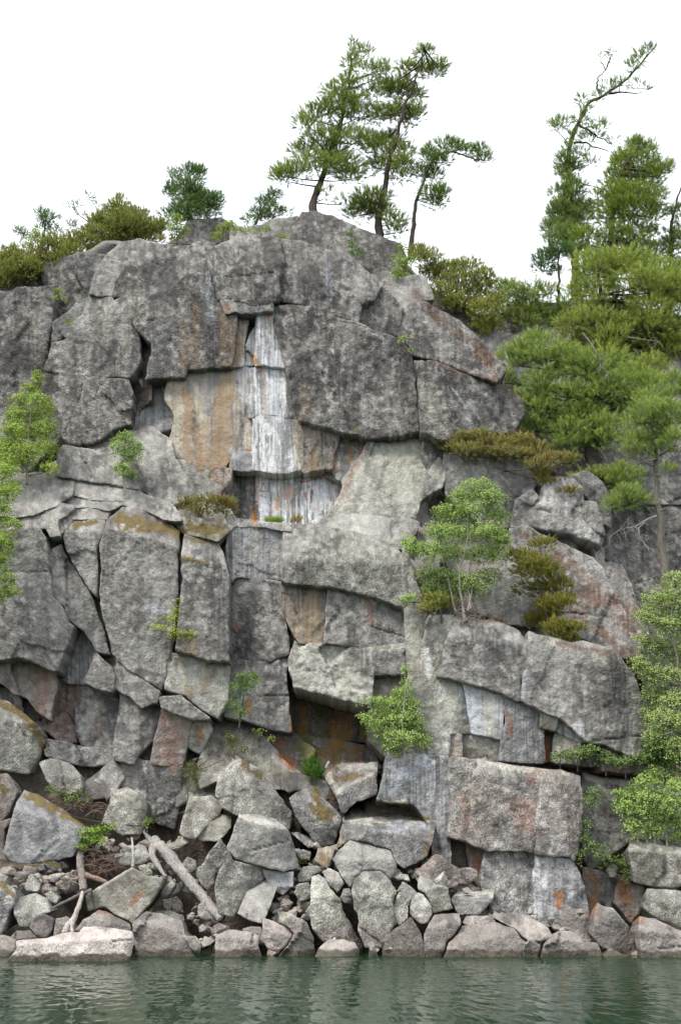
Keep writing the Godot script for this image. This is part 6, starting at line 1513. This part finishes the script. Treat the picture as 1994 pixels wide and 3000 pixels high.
	var k := 0
	for s in [["low green shrub on the terrace under the rust-streaked niche", 1010, 1360, 50], ["spreading green shrub on the terrace beneath the dark square recess", 1090, 1350, 70], ["taller green shrub before the dark square recess", 1150, 1330, 56], ["bushy green shrub on the terrace past the dark recess", 1220, 1370, 70], ["flat green shrub at the far end of the terrace", 1310, 1385, 70], ["last green shrub on the terrace before the edge birch", 1390, 1365, 64]]:
		k += 1
		var x: float = s[1]
		var y: float = s[2]
		var w: float = s[3]
		plant("shrub", s[0], "shrub", "D", 36.5, [[x, y + 24, x, y - 20]], [[x, y - 4, w * .8, 20, .7], [x - w * .4, y + 8, w * .6, 16, .7], [x + w * .4, y + 10, w * .6, 15, .7], [x + 8, y - 24, w * .3, 14, .5]], dark, "shrubs along the terrace")
	plant("shrub", "trailing green shrub down the notch beside the pink wall", "shrub", "F", 35.9, [[1150, 640, 1130, 450, 1150, 320]], [[1150, 310, 46, 36, .7], [1175, 280, 36, 30, .6], [1130, 430, 30, 40, .7], [1110, 500, 36, 46, .8], [1180, 540, 55, 36, .7], [1225, 590, 46, 36, .7], [1105, 560, 32, 36, .7], [1300, 610, 36, 46, .8], [1310, 650, 30, 26, .8]], dark)
	plant("shrub", "light green raspberry patch over the brambles near the big blue-grey boulder", "shrub", "M", 35.3, [[620, 440, 620, 330]], [[600, 320, 75, 36, 1.0], [680, 290, 46, 26, .9], [570, 370, 55, 36], [640, 370, 55, 26, .9], [530, 410, 36, 20, .8], [735, 270, 24, 16, .8]], {"kind": "leaf", "ca": Color(.26, .36, .07), "cb": Color(.10, .19, .04), "rad": .02, "dens": 150.0, "called": "leaves", "twig": 8})
	plant("fern", "dark green fern clump in the hollow under the cave", "fern", "L", 37.2, [[300, 340, 300, 270]], [[290, 240, 50, 30], [310, 300, 65, 36], [340, 330, 40, 26], [250, 280, 30, 26]], {"kind": "juniper", "ca": Color(.11, .21, .03), "cb": Color(.05, .11, .02), "rad": .02, "dens": 130.0, "called": "fronds"})
	plant("shrub", "sprig of bright leaves in the gap under the oblong boulder", "shrub", "L", 35.8, [[310, 1010, 315, 980]], [[320, 985, 34, 16, .8], [210, 980, 30, 14, .6]], small)
	plant("shrub", "sprig of green leaves in the mouth of the orange-stained ramp", "shrub", "C", 38.2, [[1190, 1270, 1185, 1240]], [[1185, 1242, 28, 14, .7], [1245, 1280, 14, 16, .7]], small)
	plant("shrub", "olive scrub hanging in the cleft beside the wet black wall", "shrub", "E", 37.8, [[860, 300, 870, 180]], [[870, 170, 40, 50, .6], [900, 200, 36, 40, .5], [1090, 60, 50, 40, .5], [1060, 20, 30, 26, .5], [690, 400, 30, 26, .6]], {"kind": "leaf", "ca": Color(.15, .17, .05), "cb": Color(.09, .09, .035), "rad": .02, "dens": 110.0, "called": "leaves", "twig": 4, "limb": Color(.14, .10, .07)})
	plant("shrub", "green scrub among the brambles above the blocky pale boulder", "shrub", "M", 36.4, [[480, 130, 480, 60]], [[480, 100, 50, 26, .6], [530, 60, 46, 26, .5], [430, 60, 40, 30, .6], [350, 30, 40, 20, .6], [560, 110, 30, 20, .4], [970, 250, 40, 30, .7]], dark)
	plant("grass_tuft", "green grass tuft at the foot of the white painted wall", "grass tuft", "C", 39.4, [[1255, 296, 1255, 285]], [[1255, 288, 34, 10, 1.3]], {"kind": "grass", "ca": Color(.25, .36, .04), "cb": Color(.16, .25, .03), "rad": .01, "dens": 220.0, "called": "blades", "up": 1.6})
	plant("grass_tuft", "straw-coloured grass tuft by the crack of the painted wall", "grass tuft", "K", 39.6, [[790, 2160, 790, 2100]], [[790, 2120, 30, 30, 1.0], [740, 2140, 20, 20, .6]], {"kind": "grass", "ca": Color(.36, .29, .13), "cb": Color(.25, .18, .08), "rad": .01, "dens": 120.0, "called": "blades", "up": 1.6})
	plant("grass_tuft", "dry grass tuft on the rim of the dome", "grass tuft", "J", 43.6, [[1420, 455, 1420, 440]], [[1420, 448, 50, 10, .8], [1045, 515, 20, 14, .8], [1480, 465, 40, 8, .6], [820, 445, 24, 14, .6]], {"kind": "grass", "ca": Color(.36, .31, .14), "cb": Color(.25, .19, .08), "rad": .01, "dens": 130.0, "called": "blades", "up": 1.6})
	brambles("bramble_thicket", "tangle of bare reddish brambles above the triangular boulder", 35.4, "M", [590, 430, 740, 580], 60, Color(.24, .17, .135))
	brambles("bramble_thicket", "dry grey bramble tangle between the uphill boulders", 36.8, "M", [440, 30, 740, 180], 60, Color(.30, .23, .19))
	brambles("dead_branches", "bleached dead juniper branches below the birch clump", 37.3, "D", [740, 530, 860, 650], 40, Color(.45, .43, .40))
	brambles("dead_branches", "grey dead twigs tangled in the saddle below the scrubby pine", 45.2, "I", [120, 400, 360, 560], 90, Color(.16, .14, .13))
	brambles("dead_branches", "dry fallen twigs on the ledge at the birches' feet", 37.2, "D", [540, 650, 760, 740], 40, Color(.36, .32, .28))

func brambles(called: String, label: String, d: float, r: String, box: Array, count: int, col: Color) -> void:
	rng.seed = hash(label)
	var g = REGIONS[r]
	var base := place((box[0] + box[2]) * .5 * g[2] + g[0], box[3] * g[2] + g[1], d)
	var t := Tubes.new()
	for i in count:
		var p := place(rng.randf_range(box[0], box[2]) * g[2] + g[0], lerpf(box[1], box[3], sqrt(rng.randf())) * g[2] + g[1], d + rng.randf_range(-.4, .3))
		var dir := Vector3(rng.randfn() * .7, rng.randf_range(.0, .9), rng.randfn() * .4).normalized()
		var P := PackedVector3Array([p])
		var R := PackedFloat32Array([.011])
		for k in 6:
			dir = (dir + Vector3(rng.randfn() * .3, -.22, rng.randfn() * .2)).normalized()
			p += dir * rng.randf_range(.07, .14)
			P.append(p)
			R.append(.010 - .0013 * k)
		t.tube(P, R, 4, col * rng.randf_range(.7, 1.3))
	var m := commit(t, self, called, M.bark, base)
	tag(m, label, "brambles" if called.begins_with("bramble") else "dead branches")
